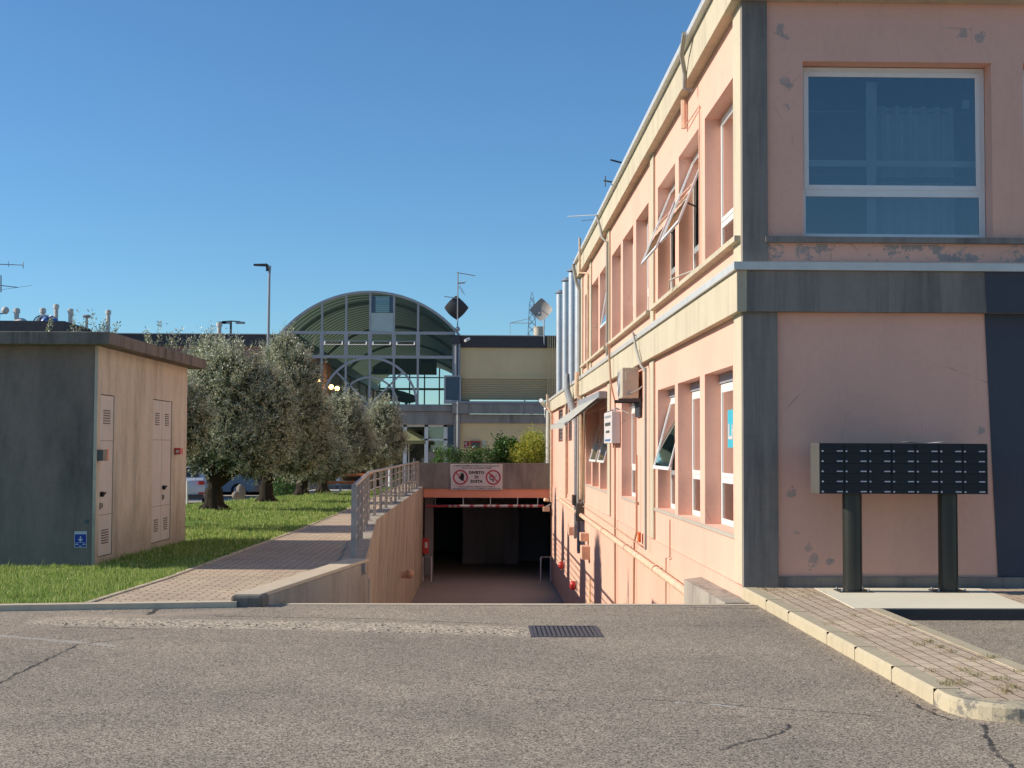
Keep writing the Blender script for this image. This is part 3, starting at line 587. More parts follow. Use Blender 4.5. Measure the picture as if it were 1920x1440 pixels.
for (a, b) in ugr:
    gm = MB().box(WX + .2, WX + .22, a, b, 1.88, 3.05)
    for i in range(8): gm.box(WX + .06, WX + .09, a, b, 1.95 + i * .14, 1.98 + i * .14)
    for i in range(5): gm.box(WX + .05, WX + .058, a + (b - a) * (i + .5) / 5 - .02, a + (b - a) * (i + .5) / 5 + .02, 1.88, 3.05)
    put('vent_grille', gm, M['plastic_grey'], bld)
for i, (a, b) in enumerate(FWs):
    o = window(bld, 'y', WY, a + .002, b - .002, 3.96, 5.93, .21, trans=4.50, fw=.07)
    cm = MB()                                                           # curtain with folds on a rail
    n = 60; x0, x1 = a + .95, b - .2
    for j in range(n):
        u0, u1 = j / n, (j + 1) / n; yy = lambda u: WY + .62 + .05 * math.sin(u * 38)
        cm.quad((x0 + (x1 - x0) * u0, yy(u0), 4.0), (x0 + (x1 - x0) * u1, yy(u1), 4.0), (x0 + (x1 - x0) * u1, yy(u1), 5.58), (x0 + (x1 - x0) * u0, yy(u0), 5.58))
    put('curtain', cm, M['curtain'], o); put('curtain_rail', MB().tube([(a, WY + .62, 5.52), (b, WY + .62, 5.52)], .012, 6), M['greymetal'], o)
    put('curtain', MB().quad((a + .80, WY + .34, 4.05), (a + .90, WY + .34, 4.05), (a + .93, WY + .34, 5.80), (a + .80, WY + .34, 5.80)), M['curtain'], o); put('reflection_rail', MB().box(a + .01, b - .01, WY + .36, WY + .39, 4.83, 4.90), M['white'], o); put('reflection_ledge', MB().box(a + .01, b - .01, WY + .40, WY + .60, 4.70, 4.72), M['mailside'], o)  # rail and ledge added to imitate bars reflected in the pane
    put('paper_note', MB().fbox(lambda x, y, z: (x + .15 * (z - 5.4), y, z), a + 1.86, a + 1.94, WY + .26, WY + .263, 5.48, 5.58), M['label'], o)
# rain pipes, cables and the scupper
def pipe(name, pts, r, mat, label=None, n=8):
    o = put(name, MB().tube(pts, r, n), M[mat], bld, smooth=True)
    if label: o['label'] = label
    return o
xs = 2.80
pipe('downpipe', [(xs, 23.62, 3.0), (xs, 23.62, .9), (xs, 23.62, -.1)], .022, 'cord')
pipe('downpipe', [(2.735, 24.6, 3.62), (2.695, 24.6, 3.68), (2.735, 24.5, 3.4), (2.755, 23.9, 3.05), (xs - .01, 23.62, 2.95)], .022, 'cord')
pipe('downpipe', [(2.635, 17.9, 7.06), (2.655, 18.3, 6.9), (2.725, 18.5, 6.7), (2.725, 18.5, 6.48), (2.835, 18.5, 6.46)], .03, 'cord')
pipe('downpipe', [(2.635, 31.7, 7.0), (2.715, 31.7, 6.7), (2.735, 31.5, 6.45), (2.835, 31.3, 6.3), (2.835, 31.3, 3.7)], .028, 'cord')
pipe('downpipe', [(2.655, 37.5, 7.35), (2.655, 37.5, 6.4), (2.815, 37.2, 6.35), (2.835, 36.95, 6.3), (2.835, 36.95, 3.7)], .032, 'creampipe')
pipe('downpipe', [(2.655, 40.2, 7.0), (2.735, 40.2, 6.5), (2.835, 40.1, 6.2), (2.825, 40.1, 3.0), (2.815, 40.2, 0.1), (2.825, 40.2, -1.4)], .05, 'cord')
pipe('downpipe', [(2.655, 38.6, 3.75), (2.655, 38.6, 3.1), (2.795, 38.6, 3.0), (2.805, 38.9, .2)], .06, 'creampipe')
pipe('downpipe', [(2.635, 28.9, 3.8), (2.695, 29.3, 3.75), (2.735, 29.3, 3.0), (2.825, 29.3, 2.6), (2.825, 29.3, -.35), (2.825, 29.2, -3.0)], .022, 'rust')
pipe('downpipe', [(2.835, 25.3, 1.5), (2.835, 25.3, .1), (2.825, 25.6, -.1), (2.815, 25.7, -2.6)], .02, 'rust')
pipe('downpipe', [(2.845, 20.9, .55), (2.845, 20.9, -.02), (2.825, 21.2, -.05), (2.825, 21.25, -2.0)], .010, 'rust')
pipe('downpipe', [(2.635, 55.4, 3.8), (2.635, 55.4, 3.3), (2.795, 55.2, 3.0), (2.795, 55.4, -.5)], .05, 'creampipe')
pipe('downpipe', [(2.755, 57.3, 3.2), (2.735, 57.3, 2.4), (2.735, 57.3, -.1)], .07, 'gutter')
pipe('downpipe', [(2.805, 45.9, 3.1), (2.805, 45.9, 0.0)], .04, 'pinkpipe')
pa, pb2, pc2, pd2 = hx(1282, 188, 2.85), hx(1284, 238, 2.85), hx(1311, 198, 2.88), hx(1312, 505, 2.88)
pipe('scupper', [pa, (2.85, pa.y, pb2.z)], .045, 'pinkpipe', n=6)
pipe('cable', [pb2, (2.87, (pb2.y + pc2.y) / 2, (pb2.z + pc2.z) / 2), pc2, (2.88, pc2.y, pc2.z - .1), (2.88, pc2.y, 3.99)], .010, 'pinkpipe')
pipe('cable', [(2.755, 20.3, 3.96), (2.715, 19.9, 4.05), (2.795, 19.2, 4.04), (2.935, 18.2, 4.02), (3.0, 18.0, 4.3)], .014, 'offwhite')
pipe('cable', [(2.865, 31.9, 2.45), (2.835, 29.0, 2.48), (2.875, 27.0, 2.3), (2.875, 25.9, 2.55)], .008, 'cord')
pipe('wall_pipe', [(2.775, 50.5, -.18), (2.775, 40, -.22), (2.775, 30, -.26), (2.775, 17.95, -.32)], .058, 'creampipe', 'cream horizontal pipe along the basement wall', n=12)
for y in (22.0, 26.5, 31.5, 38.0): put('pipe_collar', MB().tube([(2.775, y, -.285 + (y - 22) * .004), (2.775, y + .12, -.285 + (y - 22) * .004)], .066, 12), M['pinkpipe'], bld)
pipe('cable', [(2.795, 47, -.05), (2.835, 38, .02), (2.835, 30, -.05), (2.825, 24.5, -.1)], .012, 'rust')
put('wall_plate', MB().box(2.795, 2.835, 24.6, 24.8, -.04, .13), M['orange'], bld)['label'] = 'small red orange plate above the wall pipe'
put('step_block', MB().prism([(2.595, 14.75), (2.873, 14.75), (2.873, 18.1), (2.595, 17.75)], -2.5, lambda p: -.02 - .03 * (p[1] - 14.75) / 3), M['ramp_wall'], bld)['label'] = 'stained concrete block at the top of the ramp beside the pink wall'
put('cable_tray', MB().tube([(2.635, 42.5, 3.9), (2.615, 42.3, 3.4), (2.695, 41.6, 2.95), (2.755, 40.9, 2.6), (2.775, 40.6, 2.3), (2.775, 40.6, -.6), (2.795, 41.2, -1.0)], [.07, .10, .11, .10, .07, .06, .05], 9), M['plastic_grey'], bld, smooth=True)
for (y, z, w_, h_) in ((40.2, -.02, .5, .3), (38.6, -.4, .35, .5), (37.0, -.85, .5, .22), (36.6, -1.3, .6, .35), (42.0, -1.0, .35, .25)): put('junction_box', MB().box(2.655, 2.873, y, y + w_, z, z + h_), M['mailside' if z > -.5 else 'pinkpipe'], bld, bevel=.01)
pipe('yellow_pipe', [(2.835, 36.2, -1.75), (2.835, 36.2, -3.7)], .025, 'yellow')
# things fixed to the pink building
t = thing('air_conditioner', (2.685, 25.4, 2.5), 'beige outdoor air conditioning unit on a wall bracket under the concrete band', 'air conditioner')
put('casing', MB().box(2.535, 2.835, 24.95, 25.82, 2.53, 3.08), M['offwhite'], t, bevel=.015)
fg = MB()
for i in range(9): fg.tube([(2.527, 25.55 + .23 * math.cos(a) * (i + 1) / 9, 2.8 + .23 * math.sin(a) * (i + 1) / 9) for a in [2 * math.pi * j / 20 for j in range(21)]], .005, 4, cap=False)
put('fan_grille', fg, M['greymetal'], t); put('bracket', MB().box(2.475, 2.900, 24.98, 25.03, 2.46, 2.52).box(2.475, 2.900, 25.72, 25.77, 2.46, 2.52).box(2.855, 2.895, 24.98, 25.77, 2.2, 2.46), M['darkmetal'], t)
put('side_cover', MB().box(2.595, 2.695, 24.935, 24.949, 2.84, 3.0), M['offwhite'], t, bevel=.005); put('valve', MB().tube([(2.665, 24.93, 2.62), (2.665, 24.90, 2.62)], .035, 10), M['greymetal'], t)
put('refrigerant_pipe', MB().tube([(2.675, 24.91, 2.62), (2.735, 24.88, 2.63), (2.825, 24.88, 2.68), (2.895, 24.92, 2.74)], .014, 6), M['cord'], t)
t = thing('light_box_sign', (2.795, 29.7, 1.7), 'white projecting light box sign with faded writing beside the awning', 'sign')
put('box', MB().box(2.715, 2.890, 28.85, 30.65, 1.73, 2.40), M['signwhite'], t, bevel=.01)
put('bracket', MB().tube([(2.815, 29.2, 2.40), (2.815, 29.2, 2.46), (2.895, 29.2, 2.46)], .02, 6).tube([(2.815, 30.3, 2.40), (2.815, 30.3, 2.46), (2.895, 30.3, 2.46)], .02, 6), M['greymetal'], t)
fnl = lambda y, z: (lambda u, v: (2.676, y - u, z + v))
for z, wd, h, c in ((2.30, 1.3, .045, 'greymetal'), (2.14, 1.2, .07, 'mailside'), (1.98, .8, .05, 'mailside'), (1.80, 1.2, .04, 'bluedome')): put('lettering', MB().box(2.708, 2.712, 29.75 - wd / 2, 29.75 + wd / 2, z - h / 2, z + h / 2), M[c], t)
t = thing('awning', (2.435, 35, 2.1), 'grey fabric awning folded out over the far ground floor windows', 'awning')
put('casing', MB().box(2.695, 2.895, 31.95, 38.65, 2.78, 2.95), M['greymetal'], t, bevel=.02)
aw = MB(); P0 = [(2.735, 32.0, 2.84), (2.735, 38.6, 2.84), (1.955, 38.6, 2.27), (1.955, 32.0, 2.20)]
aw.quad(*P0); aw.quad(*[(x, y, z - .012) for x, y, z in P0])
n = 26
for i in range(n):
    y0, y1 = 32 + 6.6 * i / n, 32 + 6.6 * (i + 1) / n; zz = lambda y: 2.20 + .07 * (y - 32) / 6.6
    aw.quad((1.92, y0, zz(y0)), (1.92, y1, zz(y1)), (1.918, y1, zz(y1) - .10), (1.918, (y0 + y1) / 2, zz(y0) - .13), (1.918, y0, zz(y0) - .10))
put('canopy', aw, M['awning'], t); put('front_bar', MB().tube([(1.965, 32.0, 2.19), (1.965, 38.6, 2.26)], .03, 8), M['greymetal'], t)
for y in (32.5, 38.1): put('arm', MB().tube([(2.75, y, 2.75), (2.3, y + .5, 2.42), (1.95, y, 2.2)], .025, 6), M['greymetal'], t)
t = thing('security_camera', (2.635, 58.0, 3.3), 'white security camera with looped cable at the far end of the pink building', 'security camera')
put('body', MB().tube([(2.455, 57.4, 3.62), (2.655, 57.9, 3.42)], .09, 10), M['white'], t); put('mount', MB().ball((2.695, 57.9, 3.28), .09), M['white'], t); put('cable', MB().tube([(2.635, 57.9, 3.25), (2.655, 57.9, 2.95), (2.755, 57.9, 2.85), (2.835, 57.8, 3.0), (2.855, 57.6, 3.2)], .02, 6), M['white'], t)
t = thing('alarm_box', (2.735, 57.1, 3.4), 'red alarm box on the concrete band above the camera cable', 'alarm')
put('housing', MB().box(2.655, 2.792, 56.4, 56.9, 3.22, 3.52), M['red'], t, bevel=.02); put('base', MB().box(2.735, 2.793, 56.3, 57.0, 3.18, 3.56), M['signwhite'], t)
for (y, z, lab) in ((47.5, -2.35, 'small red round alarm lamp far down the basement wall'), (41.5, -2.45, 'small red round alarm lamp nearer on the basement wall')):
    t = thing('alarm_lamp', (2.8, y, z), lab, 'lamp', 'red lamps on the basement wall'); put('lens', MB().ball((2.76, y, z), .12, .12, .14), M['red'], t, smooth=True); put('base', MB().box(2.835, 2.873, y - .14, y + .14, z - .16, z + .16), M['signwhite'], t)
t = thing('poster', (3.10, 16.7, 1.6), 'teal poster with white letters inside the nearest ground floor window', 'poster')
put('sheet', MB().box(3.100, 3.104, 16.02, 17.40, 1.63, 2.10), M['teal'], t)
letters('lettering', 'Lifa', M['signwhite'], t, lambda u, v: (3.097, 17.02 - u, 1.83 + v), .64, .20, .03)
# grey plate of posts and letter boxes
t = thing('mailbox_bank', (4.43, 14.75, .11), 'black bank of thirty five letter boxes standing on two round posts', 'mailboxes')
mx0, mx1, mz0, mz1, my0, my1 = 3.545, 5.33, 1.144, 1.68, 14.5, 14.88
cab = MB().box(mx0 + .012, mx1 - .012, my0 + .02, my1, mz0 + .004, mz1 - .004); put('cabinet', cab, M['black'], t)
put('side_panel', MB().box(mx0, mx0 + .011, my0, my1, mz0, mz1), M['mailside'], t, bevel=.002); put('side_panel', MB().box(mx1 - .011, mx1, my0, my1, mz0, mz1), M['mailside'], t, bevel=.002)
cw, rh = (mx1 - mx0 - .03) / 7, .1062
d0 = MB().box(0, cw - .004, 0, .018, 0, rh - .004)
for i in range(4): d0.box(.004, cw - .008, -.003, 0, .012 + i * .024, .029 + i * .024)
door0 = put('mailbox_door', d0, M['black'], t); door0.data.transform(Matrix.Translation(wloc(t)))
lock0 = put('lock', MB().tube([(.022, -.002, .022), (.022, -.010, .022)], .0095, 12), M['label'], door0, local=True); nm0 = put('name_plate', MB().box(cw - .080, cw - .018, -.006, -.003, .017, .029), M['label'], door0, local=True)
first = True
for r in range(5):
    for c in range(7):
        p = Vector((mx0 + .015 + c * cw, my0, mz0 + .002 + r * rh)) - t.location
        d = door0 if first else copy_tree(door0, t); first = False; d.location = p
for x in (3.953, 4.978):
    p = put('post', MB().cyl(x, 14.74, .115, mz0 + .004, .102, 32), M['post'], t, smooth=True)
    put('base_plate', MB().box(x - .17, x + .17, 14.60, 14.88, .1045, .117), M['post'], p)
    for dx in (-.14, .14):
        for dy in (14.63, 14.85): put('bolt', MB().cyl(x + dx, dy, .117, .14, .012, 6), M['greymetal'], p)
t = thing('paper_sheet', (4.75, 14.7, 1.67), 'curled white paper lying on top of the black letter boxes', 'paper')
pm = MB(); n = 10
for i in range(n):
    f = lambda u: 1.682 + .012 * (2 * u - 1) ** 2
    u0, u1 = i / n, (i + 1) / n; pm.fbox(lambda a, b, c: (4.52 + .38 * a, b, f(a) + c), u0, u1, 14.60, 14.85, 0, .001)
put('sheet', pm, M['white'], t)

# ------------------------------------------------------------------ grey utility cabin
c0, c1 = CAB[0], CAB[1]; clen = (c1 - c0).length; cleft = -cnorm; CW = 5.0; CH = 2.93
t = thing('utility_cabin', (c0.x, c0.y, 0), 'grey and beige rendered utility cabin with a flat concrete roof on the grass', 'cabin')
Pc = lambda u, n_, z: (c0.x + cdir.x * u - cnorm.x * n_, c0.y + cdir.y * u - cnorm.y * n_, z)   # u along the side, n_ inwards from it
D1 = (0.34, 1.12, .22, 2.27); D2 = (2.95, 4.10, .20, 2.38)
def cab_u(px):                                                       # along-wall place of a photo column
    lo_, hi_ = -1.0, clen + 1
    for _ in range(50):
        m_ = (lo_ + hi_) / 2; p = Pc(m_, 0, 0); 
        if VPX + F_PX * p[0] / p[1] < px: lo_ = m_
        else: hi_ = m_
    return lo_
u1, u2, u3, u4 = [cab_u(v) for v in (193.5, 219, 291, 326)]
zt = lambda px, py, u: hy(260, py, Pc(u, 0, 0)[1]).z
D1 = (u1, u2, zt(0, 1046, u1), zt(0, 739, u1)); D2 = (u3, u4, zt(0, 1020, u3), zt(0, 748, u3))
sm = MB(); As = sorted({0, clen, D1[0], D1[1], D2[0], D2[1]})
sm.quad(Pc(0, 0, -.2), Pc(D1[0], 0, -.2), Pc(D1[0], 0, CH), Pc(0, 0, CH)); sm.quad(Pc(D1[1], 0, -.2), Pc(D2[0], 0, -.2), Pc(D2[0], 0, CH), Pc(D1[1], 0, CH)); sm.quad(Pc(D2[1], 0, -.2), Pc(clen, 0, -.2), Pc(clen, 0, CH), Pc(D2[1], 0, CH))
for d in (D1, D2):
    sm.quad(Pc(d[0], 0, -.2), Pc(d[1], 0, -.2), Pc(d[1], 0, d[2]), Pc(d[0], 0, d[2])); sm.quad(Pc(d[0], 0, d[3]), Pc(d[1], 0, d[3]), Pc(d[1], 0, CH), Pc(d[0], 0, CH))
    for p, q in (((d[0], d[2]), (d[0], d[3])), ((d[0], d[3]), (d[1], d[3])), ((d[1], d[3]), (d[1], d[2])), ((d[1], d[2]), (d[0], d[2]))): sm.quad(Pc(p[0], 0, p[1]), Pc(q[0], 0, q[1]), Pc(q[0], .05, q[1]), Pc(p[0], .05, p[1]))
put('wall', sm, M['cabin'], t)
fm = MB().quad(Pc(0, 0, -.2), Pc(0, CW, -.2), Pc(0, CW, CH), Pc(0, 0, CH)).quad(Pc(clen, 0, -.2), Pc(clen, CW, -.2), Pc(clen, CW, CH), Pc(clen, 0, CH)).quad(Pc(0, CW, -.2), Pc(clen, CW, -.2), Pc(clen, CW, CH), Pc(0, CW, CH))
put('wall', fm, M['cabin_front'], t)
put('corner_trim', MB().fbox(Pc, -.012, .05, -.012, .03, -.1, CH), M['cabin'], t)
put('roof', MB().fbox(Pc, -.30, clen + .35, -.24, CW + .3, CH, CH + .165), M['concrete_dark'], t, bevel=.012)
for d, leaves in ((D1, 1), (D2, 2)):
    e = .012; wd = (d[1] - d[0])
    for j in range(leaves):
        a0, a1 = d[0] + wd * j / leaves + e / 2, d[0] + wd * (j + 1) / leaves - e / 2
        o = put('door', MB().fbox(Pc, a0, a1, .012, .045, d[2] + .01, d[3] - .01), M['door'], t, bevel=.003)
        for zc in (d[2] + .26, d[3] - .30):
            v = MB(); mid, hw = (a0 + a1) / 2, .11 if leaves == 2 else .15
            for i in range(6): v.fbox(Pc, mid - hw, mid + hw, .004, .011, zc - .09 + i * .034, zc - .09 + i * .034 + .015)
            put('vent', v, M['darkmetal'], o)
        [put('seam', MB().fbox(Pc, a0, a1, .009, .0118, z9, z9 + .008), M['mailside'], o) for z9 in (d[3] - .62, d[2] + .55)]
        if leaves == 1 or j == 1:
            put('handle', MB().tube([Pc(a0 + .10, -.03, .98), Pc(a0 + .10, .012, .98)], .035, 10).tube([Pc(a0 + .10, -.03, .98), Pc(a0 + .16, -.035, 1.0)], .012, 6), M['ink'], o); put('keyhole', MB().fbox(Pc, a0 + .06, a0 + .09, .005, .0118, .78, .87).fbox(Pc, a0 + .15, a0 + .18, .005, .0118, .80, .86), M['ink'], o)
        if leaves == 1: put('sticker', MB().fbox(Pc, a0 + .33, a0 + .43, .009, .0118, 1.42, 1.58), M['lintel'], o)
z_ = lambda px, py: hy(px, py, Pc(cab_u(px), 0, 0)[1]).z
ub = cab_u(189); t2 = thing('meter_box', Pc(ub, 0, z_(189, 853)), 'small grey meter box on the corner of the cabin by its first door', 'box')
put('housing', MB().fbox(Pc, ub - .06, ub + .14, -.09, -.002, z_(189, 864), z_(189, 843)), M['mailside'], t2, bevel=.006)
ub = cab_u(333); t2 = thing('alarm_box', Pc(ub, 0, z_(333, 846)), 'small red alarm box beside the double door of the cabin', 'alarm')
put('housing', MB().fbox(Pc, ub - .08, ub + .10, -.10, -.002, z_(333, 852), z_(333, 840)), M['red'], t2, bevel=.008); put('label_plate', MB().fbox(Pc, ub - .085, ub + .0, -.08, -.03, z_(333, 849), z_(333, 844)), M['signwhite'], t2)
t2 = thing('notice_plate', Pc(-.01, .3, .4), 'small blue notice plate low on the dark front of the cabin', 'sign')
fu = lambda px: c0.x - hy(px, 1000, c0.y).x; fz = lambda py: hy(150, py, c0.y).z
fn = lambda n_, z, d: Pc(-d, n_, z)
a0, a1, z0, z1 = fu(163), fu(139.5), fz(1026.5), fz(996)
put('plate', MB().fbox(fn, a0, a1, z0, z1, .003, .006), M['label'], t2); put('field', MB().fbox(fn, a0 + .008, a1 - .008, z0 + .008, z1 - .04, .006, .008), M['blue'], t2)
sy = MB(); mid = (a0 + a1) / 2; zc = (z0 + z1) / 2
sy.fbox(fn, mid - .008, mid + .008, zc + .0, zc + .04, .008, .010); sy.quad(fn(mid - .035, zc + .005, .010), fn(mid + .035, zc + .005, .010), fn(mid, zc - .035, .010))
sy.fbox(fn, a0 + .015, a0 + .055, z0 + .035, z0 + .048, .008, .010).fbox(fn, a1 - .055, a1 - .015, z0 + .035, z0 + .048, .008, .010).fbox(fn, mid - .02, mid + .02, z0 + .015, z0 + .024, .008, .010).fbox(fn, a0 + .02, a1 - .02, zc - .045, zc - .040, .008, .010)
put('symbol', sy, M['label'], t2); put('reflector', MB().tube([Pc(-.002, .1, fz(978)), Pc(-.01, .1, fz(978))], .03, 12), M['bluepanel'], t2)

# ------------------------------------------------------------------ ramp walls, railing, underpass
t = thing('retaining_wall', (-2.3, 30, -3.7), 'stained concrete retaining wall along the left side of the ramp', 'wall')
st = [(18.95, -1.57, -1.60, .08), (30.0, -2.25, -2.42, .07), (56.7, -2.36, -2.36, .06)]
m = MB()
for (y0, xt0, xb0, zt0), (y1, xt1, xb1, zt1) in zip(st, st[1:]):
    w_ = .34
    m.quad((xb0, y0, -4.2), (xb1, y1, -4.2), (xt1, y1, zt1), (xt0, y0, zt0)); m.quad((xt0, y0, zt0), (xt1, y1, zt1), (xt1 - w_, y1, zt1), (xt0 - w_, y0, zt0)); m.quad((xt0 - w_, y0, zt0), (xt1 - w_, y1, zt1), (xt1 - w_, y1, -4.2), (xt0 - w_, y0, -4.2))
m.quad((-1.60, 18.95, -4.2), (-1.57, 18.95, .08), (-1.91, 18.95, .08), (-1.91, 18.95, -4.2))
put('wall', m, M['ramp_wall'], t)
put('wall_bracket', MB().tube([(-2.35, 41.5, -2.15), (-2.1, 41.5, -2.15)], .10, 8).ball((-2.12, 41.5, -2.12), .14), M['rust'], t)
put('drain_tube', MB().tube([(-1.56, 19.35, -.2), (-1.57, 19.3, -1.2), (-1.60, 19.3, -3.2)], .035, 8), M['cord'], t)
t = thing('parapet_wall', (-2.3, 16.5, 0), 'low sloping concrete parapet beside the paved path at the mouth of the ramp', 'wall')
pw = [(-2.50, 14.16), (-2.22, 14.16), (-1.50, 18.72), (-1.80, 18.72)]; pb = [(-2.47, 14.20), (-2.235, 14.20), (-1.56, 18.25), (-1.84, 18.25)]
put('wall', MB().prism(pw[:2] + pb[2:], -2.8, .084), M['ramp_wall'], t); put('coping', MB().prism([(x, y + .02) for x, y in pw[:2]] + pw[2:], .0845, .125), M['kerb_left'], t, bevel=.008); put('end_block', MB().prism([(-2.52, 14.10), (-2.20, 14.10), (-2.16, 14.34), (-2.48, 14.34)], -.1, .118), M['concrete_dark'], t, bevel=.03); put('wall', MB().prism([(-1.62, 18.25), (-1.56, 18.25), (-1.50, 18.7), (-1.62, 18.7)], -.5, -.062), M['ramp_wall'], t)
t = thing('railing', (-2.4, 30, .07), 'weathered metal railing on top of the retaining wall beside the ramp', 'railing')
def railp(y):
    for (y0, x0, _, _), (y1, x1, _, _) in zip(st, st[1:]):
        if y <= y1: return Vector((x0 + (x1 - x0) * (y - y0) / (y1 - y0) - .17, y, .07))
ys = [19.35, 21.3, 23.4, 25.5, 27.6, 29.7] + [31.8 + 2.06 * i for i in range(12)] + [55.9]
post0 = None
for i, y in enumerate(ys):
    p = railp(y)
    if post0 is None:
        post0 = put('post', MB().box(-.035, .035, -.012, .012, 0, 1.0), M['galv'], t, local=True); q = post0
        put('foot_plate', MB().box(-.08, .08, -.05, .05, 0, .012), M['galv'], post0, local=True)
    else: q = copy_tree(post0, t)
    q.location = p - t.location
rails = [railp(y) for y in (19.35, 30.0, 55.9)]
put('handrail', MB().tube([p + Vector((0, 0, 1.01)) for p in rails], .034, 10), M['galv'], t, smooth=True)
for h in (.22, .42, .62, .82): put('rail', MB().tube([p + Vector((0, 0, h)) for p in rails], .014, 6), M['galv'], t)

t = thing('underpass_entrance', (0.25, 56.5, -3.7), 'concrete entrance of the underground garage with a salmon painted lintel', 'garage entrance')
PY = 56.5
put('parapet', MB().box(-2.64, 2.86, PY, PY + .25, -.02, 1.03), M['beam'], t); put('lintel', MB().box(-2.34, 2.84, PY + .06, PY + .5, -.38, -.022), M['lintel'], t)
gi = MB(); gi.box(2.901, 13.8, 57.0, 79.5, -3.8, -3.701).box(-2.9, 13.8, 79.5, 79.7, -3.7, -.39).box(-.85, 1.75, 64.5, 64.7, -3.7, -.395).box(1.75, 3.19, 66, 66.2, -3.7, -.395).box(-2.69, -.85, 72, 72.2, -3.7, -.395).box(-2.9, -2.7, PY + .51, 79.5, -3.7, -.39).box(-2.9, 13.8, PY + .51, 79.5, -.39, -.34).box(3.2, 3.5, 58.2, 79.5, -3.7, -.4).box(-2.36, -2.0, PY + 2, PY + 2.4, -3.7, -.4).box(-.9, -.5, 70, 70.4, -3.7, -.4)
put('interior', gi, M['garage'], t)
put('interior_door', MB().box(.2, 1.1, 64.44, 64.49, -3.69, -1.7), M['mailside'], t)
for (a, b) in ((-2.33, -1.95), (2.38, 2.82)): put('guard_frame', MB().tube([(a + .02, 55.8, -3.7), (a + .02, 55.8, -2.72), (b - .02, 55.8, -2.72), (b - .02, 55.8, -3.7)], .026, 8), M['label'], t)
t = thing('height_bar', (.25, 56.3, -.7), 'red and white height limit bar hanging across the garage entrance', 'height bar')
bm_ = MB().tube([(-2.2, 56.3, -.72), (2.55, 56.3, -.70)], .055, 10); put('bar', bm_, M['barred'], t)
for a, b in ((-1.3, -1.2), (-1.1, -.98), (-.85, -.45), (-.30, .10), (.25, .38), (.43, .60), (.75, 1.1), (1.30, 1.48), (1.62, 1.72), (1.82, 1.95), (2.1, 2.3)): put('stripe', MB().tube([(a, 56.3, -.713 + .004 * a), (b, 56.3, -.713 + .004 * b)], .058, 10), M['barpale'], t)
for x in (-1.85, -.72, .38, 1.48, 2.3): put('hanger', MB().tube([(x, 56.3, -.66), (x, 56.3, -.385), (x, 56.6, -.37)], .012, 6), M['greymetal'], t)
t = thing('extinguisher_box', (-2.2, 56.1, -2.3), 'red fire extinguisher box on the left jamb of the garage entrance', 'extinguisher box')
put('case', MB().box(-2.34, -2.1, 56.0, 56.25, -2.62, -2.0), M['red'], t, bevel=.02); put('label_plate', MB().box(-2.25, -2.14, 55.99, 55.998, -2.38, -2.15), M['signwhite'], t)
t = thing('lamp', (2.75, 56.0, -.2), 'cream flood lamp above the right corner of the garage entrance', 'lamp')
put('housing', MB().box(2.50, 2.76, 55.9, 56.2, -.90, -.72).tube([(2.7, 56, -.45), (2.55, 55.9, -.42)], .07, 8), M['creampipe'], t); put('arm', MB().tube([(2.62, 56.05, -.72), (2.80, 56.05, -.62)], .03, 6), M['greymetal'], t)
# the big sign
t = thing('prohibition_sign', (-.2, 56.4, .5), 'white no parking sign with two red prohibition circles on the concrete parapet', 'sign')
sx0, sx1, sz0, sz1 = hy(850.5, 0, 56.4).x, hy(946, 0, 56.4).x, hy(0, 916, 56.4).z, hy(0, 867.5, 56.4).z
put('panel', MB().box(sx0, sx1, 56.465, 56.495, sz0, sz1), M['signwhite'], t, bevel=.01)
Y_ = 56.461; smx, smz = (sx0 + sx1) / 2, (sz0 + sz1) / 2
fs = lambda x, z: (lambda u, v: (x + u, Y_, z + v))
for body, dz, wd, h, b in (("E' ASSOLUTAMENTE VIETATO PARCHEGGIARE", .465, 1.85, .060, .01), ('VEICOLI ED ACCENDERE FIAMME', .375, 1.22, .058, .01), ('DIVIETO', .19, .62, .125, .045), ('DI', .012, .15, .125, .045), ('SOSTA', -.165, .50, .125, .045), ('I VEICOLI SARANNO RIMOSSI FORZATAMENTE', -.385, 1.52, .058, .01), ('ADDEBITANDO TUTTE LE SPESE AI PROPRIETARI', -.470, 1.95, .060, .01)):
    letters('lettering', body, M['ink'], t, fs(smx, smz + dz), wd, h, b)
for cx in (smx - .655, smx + .675):
    r = MB().arc_band(cx, smz - .005, .245, .305, 0, 2 * math.pi, Y_ - .004, Y_, 40); a = R(135)
    ux, uz = math.cos(a), math.sin(a); nx, nz = -uz * .024, ux * .024
    dz = Y_ - (.006 if cx > smx else 0.001)
    r.quad((cx + ux * .25 + nx, dz, smz + uz * .25 + nz), (cx - ux * .25 + nx, dz, smz - uz * .25 + nz), (cx - ux * .25 - nx, dz, smz - uz * .25 - nz), (cx + ux * .25 - nx, dz, smz + uz * .25 - nz))
    put('prohibition_ring', r, M['redsign'], t)
hc = (smx - .60, smz)
hand = [(-.14, .0), (-.11, .025), (-.06, -.02), (-.055, .11), (-.045, .16), (-.02, .16), (-.012, .10), (-.01, .18), (.018, .185), (.025, .11), (.03, .17), (.055, .165), (.058, .10), (.068, .14), (.09, .13), (.092, -.02), (.08, -.10), (.04, -.14), (-.01, -.14), (-.06, -.09)]
put('hand_symbol', MB().quad(*[(hc[0] + a, Y_ - .003, hc[1] + b) for a, b in hand]), M['ink'], t)
cx = smx + .675; fl = [(-.10, .17), (-.05, .10), (-.03, .14), (.0, .07), (.03, .08), (.05, .0), (.02, -.04), (-.03, -.01), (-.09, .04)]
put('flame_symbol', MB().quad(*[(cx + a - .01, Y_ - .008, smz + b) for a, b in fl]), M['redsign'], t)
